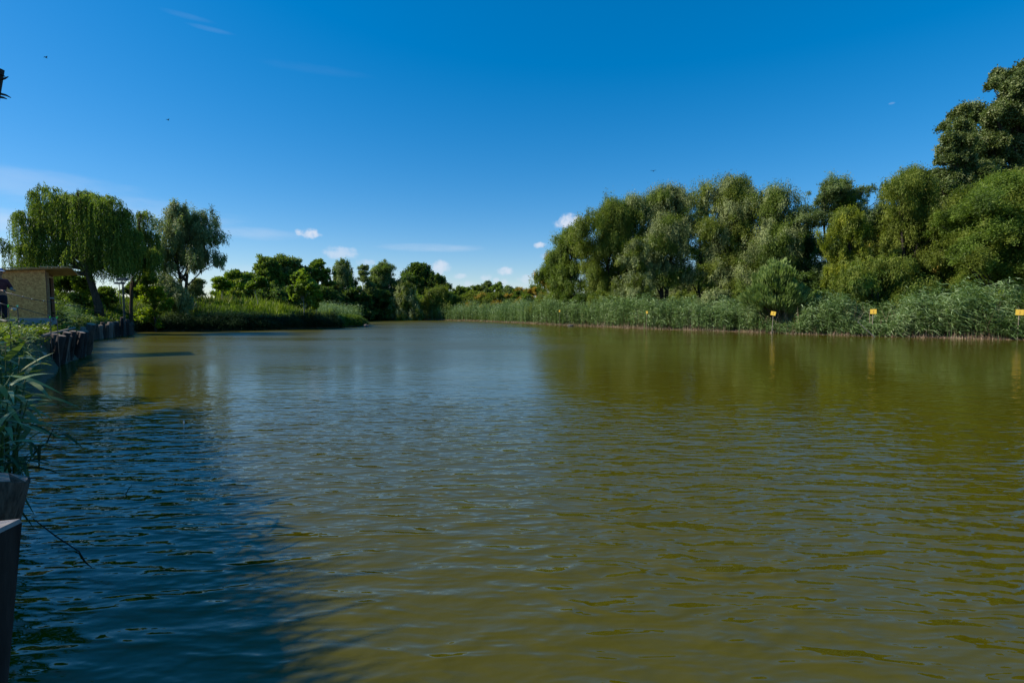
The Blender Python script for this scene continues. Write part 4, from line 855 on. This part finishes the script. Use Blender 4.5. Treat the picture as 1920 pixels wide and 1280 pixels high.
# ------------------------------------------------------------------ near reeds (big leaves) on the left bank
def near_reed(base, h, lean, seed, label, group, mat='cane_leaf', n=8, L=.42, w=.05, t0=.35, sr=.012):
    rng = np.random.default_rng(seed); root = empty('reed_plant', base, label, 'reed', group)
    tip = Vector((lean[0], lean[1], h)); MB().tube([(0, 0, -.2), tip * .5 - Vector((lean[0], lean[1], 0)) * .15, tip], [sr, sr * .8, sr * .3], 7).obj('stem', MT[mat], root, smooth=True)
    t = np.linspace(t0, 1, n); P = np.outer(t, np.array(tip)); az = np.arange(n) * 2.5 + rng.uniform(0, 6); D = np.stack([np.cos(az) + .3, np.sin(az) * .8 - .1, rng.uniform(-.1, 1.2, n)], 1)
    Ls = L * rng.uniform(.75, 1.2, n)
    for i in range(n):
        V, F = blades(P[i:i + 1], D[i:i + 1], Ls[i], w * rng.uniform(.8, 1.2), Ls[i] * rng.uniform(.1, .9), rng, 8, bend_dir=nrm(D[i:i + 1] * np.array([1, 1, 0])))
        npmesh('leaf', V, F, MT[mat], root, np.full(len(F), rng.uniform(.2, .95)), smooth=True)
    return root
gN = 'broad leaved reeds on the near left bank'
k = 0
for (px, py, Y, h, lx, lb) in [(28, 606, 5.6, 1.5, .10, 'reed with a pale curled leaf nearest the top of the left reed clump'), (46, 668, 5.2, 1.25, .2, 'reed with a long horizontal pale leaf over the water'),
                               (58, 700, 4.9, 1.05, .22, 'reed with pale leaves pointing right below the long leaf'), (20, 640, 5.0, 1.4, .1, 'bluish green reed at the left edge beside the curled leaf'),
                               (10, 690, 4.6, 1.2, .12, 'shaded reed at the left edge under the pale leaves'), (62, 745, 4.7, .85, .25, 'lowest reed arching down to the water'),
                               (4, 600, 6.2, 1.5, .05, 'back reed at the left edge in front of the angler'), (30, 720, 4.4, .95, .2, 'dark reed in the middle of the left clump'), (5, 760, 4.2, .8, .15, 'dark reed low at the left edge')]:
    tp = at_y(px, py, Y); near_reed((tp.x - lx, tp.y, tp.z - h), h, (lx, -.05), 200 + k, lb, gN, n=11, L=.33, w=.072 if k < 6 else .05, mat='cane_leaf' if k in (0, 1, 2, 3, 5) else 'reed'); k += 1
for (px, py, Y, h, lx, lb) in [(96, 826, 4.3, .5, .45, 'dark reed shoot leaning over the water, taller one'), (78, 856, 4.1, .42, .38, 'dark reed shoot leaning over the water, shorter one'), (30, 850, 4.0, .55, .1, 'dark reed shoot at the edge behind the bark log'), (124, 812, 4.8, .42, .5, 'thin outermost reed shoot over the water')]:
    tp = at_y(px, py, Y); near_reed((tp.x - lx - .05, tp.y, tp.z - h), h, (lx, -.03), 220 + k, lb, 'dark reed shoots over the near water', n=12, L=.27, w=.03, mat='reed_dark', t0=.3, sr=.004); k += 1
rng0 = np.random.default_rng(77)
def thicket(name, n, cx, cy, rx, ry, h0, h1, mat, seed, L=.35, w=.03):
    rng = np.random.default_rng(seed); x = cx + rng.normal(size=n) * rx; y = cy + rng.normal(size=n) * ry; d = sdist(x, y); k = d > -.1; x = x[k]; y = y[k]; n = len(x)
    z = np.maximum(ground(x, y), 0); h = rng.uniform(h0, h1, n); B = np.column_stack([x, y, z]); ln = rng.normal(size=(n, 3)) * .14; ln[:, 2] = 1; ln = nrm(ln); parts = [blades(B, ln, h, .014, h * .04, rng, 3)]; T = [np.full(n * 3, .3)]
    for i in range(9):
        t = rng.uniform(.2, 1, n); D = rng.normal(size=(n, 3)); D[:, 2] = rng.uniform(.3, 1.2, n); D[:, 0] += .4; Ls = L * rng.uniform(.6, 1.2, n)
        parts.append(blades(B + ln * (h * t)[:, None], D, Ls, w * rng.uniform(.7, 1.2, n), Ls * rng.uniform(.3, .9, n), rng, 3, bend_dir=nrm(D * np.array([1, 1, 0])))); T.append(np.repeat(rng.uniform(0, 1, n), 3))
    V, F = join(parts); return tag(npmesh(name, V, F, MT[mat], None, np.concatenate(T)), kind='stuff')
thicket('near_reed_thicket', 90, -6.9, 6.0, .8, .9, .7, 1.15, 'reed', 301)
thicket('near_reed_thicket', 110, -10.5, 9.6, 1.1, 1.2, .5, .9, 'reed', 302)
thicket('near_reed_thicket', 50, -5.0, 3.8, .5, .5, .4, .8, 'reed_dark', 303)
thicket('bank_reed_thicket', 90, -15.6, 15.5, 1.2, 1.3, .4, .8, 'reed', 304)
thicket('bright_reed_tuft', 170, -25.0, 28.4, .9, .8, 1.0, 1.7, 'grass', 305, L=.6, w=.05)

# ------------------------------------------------------------------ the angler
skin = noisemat('skin', (.34, .19, .13), (.42, .25, .18), 8, .6); shirt = noisemat('maroon_cloth', (.085, .025, .03), (.13, .04, .045), 10, .9, bump=.004); trou = noisemat('navy_cloth', (.012, .014, .025), (.025, .028, .045), 10, .9)
capb = noisemat('blue_cloth', (.03, .12, .42), (.05, .17, .52), 10, .8); capw = noisemat('white_cloth', (.55, .58, .62), (.68, .70, .74), 10, .8); shoe = noisemat('shoe_leather', (.02, .02, .02), (.05, .05, .05), 10, .6)
Yp = 16.9; pp = at_y(3, 606, Yp); zg = pp.z; 
person = empty('person', (pp.x, Yp, zg), 'angler in blue and white cap, maroon shirt and dark trousers at the left edge', 'person', rz=R(-12))
def skinned(name, pts, edges, mat, parent, sub=2):
    me = bpy.data.meshes.new(name); me.from_pydata([p[:3] for p in pts], edges, []); o = bpy.data.objects.new(name, me); COL.objects.link(o); o.parent = parent; me.materials.append(mat)
    m = o.modifiers.new('skin', 'SKIN'); m.use_smooth_shade = True
    for i, p in enumerate(pts):
        v = me.skin_vertices[0].data[i]; v.radius = (p[3], p[3] if len(p) < 5 else p[4]); v.use_root = (i == 0)
    s = o.modifiers.new('sub', 'SUBSURF'); s.levels = sub; s.render_levels = sub; return o
# local frame: faces +X (the water); z up; y to the far side
bpts = [(0, 0, .95, .13, .16), (0, 0, 1.15, .12, .15), (.0, 0, 1.36, .12, .17), (.0, 0, 1.47, .07), (.03, 0, 1.55, .055), (.05, 0, 1.64, .085), (.04, 0, 1.71, .075),
        (0, -.10, .90, .10), (.05, -.11, .50, .07), (0, -.12, .09, .05), (.0, .10, .90, .10), (-.03, .12, .50, .07), (-.06, .13, .09, .05),
        (0, -.20, 1.40, .06), (.06, -.27, 1.14, .05), (.32, -.17, 1.07, .036), (0, .20, 1.40, .06), (.10, .26, 1.16, .05), (.36, .10, 1.10, .036),
        (.16, -.12, .03, .035), (.10, .13, .03, .035)]
bed = [(0, 1), (1, 2), (2, 3), (3, 4), (4, 5), (5, 6), (0, 7), (7, 8), (8, 9), (0, 10), (10, 11), (11, 12), (2, 13), (13, 14), (14, 15), (2, 16), (16, 17), (17, 18), (9, 19), (12, 20)]
hand = []
b0 = len(bpts)
for sgn, wi in ((-1, 15), (1, 18)):
    w0 = bpts[wi]; pi = len(bpts); bpts.append((w0[0] + .07, w0[1] + .0, w0[2] - .01, .028, .036)); bed.append((wi, pi))
    for f in range(4):
        y = w0[1] + (f - 1.5) * .019; i1 = len(bpts)
        bpts.append((w0[0] + .115, y, w0[2] - .012, .009)); bpts.append((w0[0] + .14 - f * .003, y, w0[2] - .035, .008)); bpts.append((w0[0] + .118, y, w0[2] - .052, .007)); bed += [(pi, i1), (i1, i1 + 1), (i1 + 1, i1 + 2)]
    i1 = len(bpts); bpts.append((w0[0] + .08, w0[1] - sgn * .045, w0[2] + .012, .010)); bpts.append((w0[0] + .115, w0[1] - sgn * .04, w0[2] + .016, .008)); bed += [(pi, i1), (i1, i1 + 1)]
skinned('body', bpts, bed, skin, person)
skinned('shirt', [(0, 0, .98, .145, .175), (0, 0, 1.15, .135, .17), (0, 0, 1.36, .13, .185), (.01, 0, 1.46, .085), (0, -.20, 1.40, .075), (.05, -.26, 1.17, .068), (.13, -.24, 1.11, .06), (0, .20, 1.40, .075), (.09, .26, 1.18, .068), (.16, .23, 1.14, .06)],
        [(0, 1), (1, 2), (2, 3), (2, 4), (4, 5), (5, 6), (2, 7), (7, 8), (8, 9)], shirt, person)
skinned('trousers', [(0, 0, .98, .14, .17), (0, 0, .90, .135, .165), (0, -.10, .80, .11), (.05, -.11, .50, .088), (0, -.12, .12, .075), (.0, .10, .80, .11), (-.03, .12, .50, .088), (-.06, .13, .12, .075)],
        [(0, 1), (1, 2), (2, 3), (3, 4), (1, 5), (5, 6), (6, 7)], trou, person)
for x, y in ((.05, -.12), (-.01, .13)): MB().ellipsoid((x, y, .045), (.14, .055, .055), 12, 8).obj('shoe', shoe, person, smooth=True)
cp = MB(); cp.ellipsoid((.04, 0, 1.735), (.108, .092, .075), 14, 8); cap_o = cp.obj('cap', capb, person, smooth=True)
MB().ellipsoid((.15, 0, 1.715), (.10, .082, .012), 14, 6, Matrix.Rotation(R(10), 3, 'Y')).obj('brim', capw, cap_o, smooth=True)
MB().tube([(.04, 0, 1.70), (.04, 0, 1.735)], [.110, .109], 18, cap=False).obj('band', capw, cap_o, smooth=True)
MB().ellipsoid((.13, 0, 1.625), (.018, .011, .018)).obj('nose', skin, person, smooth=True)
for sg in (-1, 1):
    MB().ellipsoid((.03, sg * .085, 1.63), (.018, .010, .028)).obj('ear', skin, person, smooth=True); MB().ellipsoid((.118, sg * .03, 1.648), (.009, .010, .006)).obj('eye', shoe, person, smooth=True)
MB().ellipsoid((.122, 0, 1.588), (.007, .022, .004)).obj('mouth', shirt, person, smooth=True)
MB().ellipsoid((.015, 0, 1.67), (.10, .092, .06), 12, 7).obj('hair', noisemat('hair', (.04, .035, .03), (.10, .09, .08), 20, .8), person, smooth=True)
# rods
rodm = noisemat('dark_carbon', (.02, .02, .022), (.05, .05, .05), 8, .35, spec=.5); ring = noisemat('steel', (.35, .35, .35), (.45, .45, .45), 8, .5); green_p = noisemat('green_plastic', (.03, .5, .05), (.05, .65, .09), 8, .5); teal_p = noisemat('turquoise_plastic', (.05, .45, .33), (.08, .55, .4), 8, .5)
def rod(pts, radii, label, rings, reel=None):
    o = empty('fishing_rod', pts[0], label, 'fishing rod', 'fishing rods on the left bank'); b0 = Vector(pts[0]); q = [Vector(p) - b0 for p in pts]
    MB().tube(q, radii, 7).obj('shaft', rodm, o, smooth=True)
    for t in rings:
        s = t * (len(q) - 1); i = min(len(q) - 2, int(s)); c = q[i].lerp(q[i + 1], s - i); MB().tube([c + Vector((-.008, 0, .012)), c + Vector((.008, 0, .012))], .016, 6).obj('ring', ring, o)
    if reel is not None:
        s = reel * (len(q) - 1); i = min(len(q) - 2, int(s)); c = q[i].lerp(q[i + 1], s - i); rl = MB().ellipsoid(c + Vector((.0, 0, -.09)), (.085, .06, .05)).obj('reel', ring, o, smooth=True)
        MB().tube([c + Vector((.03, -.06, -.09)), c + Vector((.03, -.12, -.12))], .012, 6).obj('handle', yel, rl)
    return o
hand_w = person.matrix_basis
import mathutils
hl = Vector((pp.x, Yp, zg)) + (Matrix.Rotation(R(-12), 3, 'Z') @ Vector((.42, -.17, 1.02)))
rod([hl + Vector((-.45, .1, .03)), hl, at_y(60, 561, 16.6), at_y(106, 568, 16.8), at_y(190, 584, 18.5)], [.016, .017, .012, .009, .004], 'long dark fishing rod held by the angler pointing right', [.32, .42, .5, .62, .74, .82])
rod([at_y(-20, 562, 16.2), at_y(12, 572, 16.2), at_y(34, 576.5, 16.3), at_y(90, 592, 17.0), at_y(130, 603, 18.0)], [.014, .014, .012, .007, .003], 'fishing rod with reel resting on two green topped rod rests', [.5, .75], reel=.40)
rod([at_y(-15, 597, 15.9), at_y(30, 603, 16.0), at_y(60, 606, 16.2)], [.012, .010, .006], 'low dark fishing rod lying near the ground at the left edge', [.6])
for (px, py, Y, m, lb) in [(15.5, 575, 16.2, green_p, 'rod rest with bright green head nearest the angler'), (33, 576, 16.3, teal_p, 'rod rest with turquoise head right of the reel'), (94, 596, 18.6, green_p, 'left one of two green topped rod rests in front of the shed'), (107, 597, 19.2, green_p, 'right one of two green topped rod rests in front of the shed corner')]:
    c = at_y(px, py, Y); zg2 = gz(c.x, Y); o = empty('rod_rest', (c.x, Y, zg2), lb, 'rod rest', 'rod rests on the left bank'); hh = max(.12, c.z - zg2)
    MB().tube([(0, 0, -.15), (0, 0, hh)], .013, 6).obj('stick', rodm, o)
    MB().tube([(0, 0, hh - .02), (0, 0, hh + .02)], [.014, .018], 8).tube([(0, 0, hh + .02), (-.028, 0, hh + .065)], [.013, .010], 6).tube([(0, 0, hh + .02), (.028, 0, hh + .065)], [.013, .010], 6).obj('head', m, o)

# ------------------------------------------------------------------ birds
bm_ = noisemat('bird_feather', (.02, .02, .02), (.05, .05, .05), 8, .8)
for px, py, Y, lb in ((86, 108, 60, 'tiny dark bird high in the upper left sky'), (315, 225, 70, 'tiny dark bird in the sky above the silver willow'), (1225, 321, 70, 'tiny dark bird just above the silvery willow of the row')):
    c = at_y(px, py, Y); mb = MB().ellipsoid((0, 0, 0), (.16, .05, .05), 8, 5)
    for sg in (-1, 1): mb.add([(.06, 0, .01), (-.06, 0, .01), (-.04, sg * .24, .1), (.03, sg * .22, .1), (-.06, sg * .42, .03), (.06, 0, .025), (-.06, 0, .025), (-.04, sg * .24, .11), (.03, sg * .22, .11)], [(0, 1, 2, 3), (5, 6, 7, 8), (3, 2, 4), (8, 7, 4)])
    o = mb.obj('bird', bm_, None, loc=c); o.rotation_euler = (0, .2, 1.2); tag(o, lb, 'bird', 'birds in the sky')
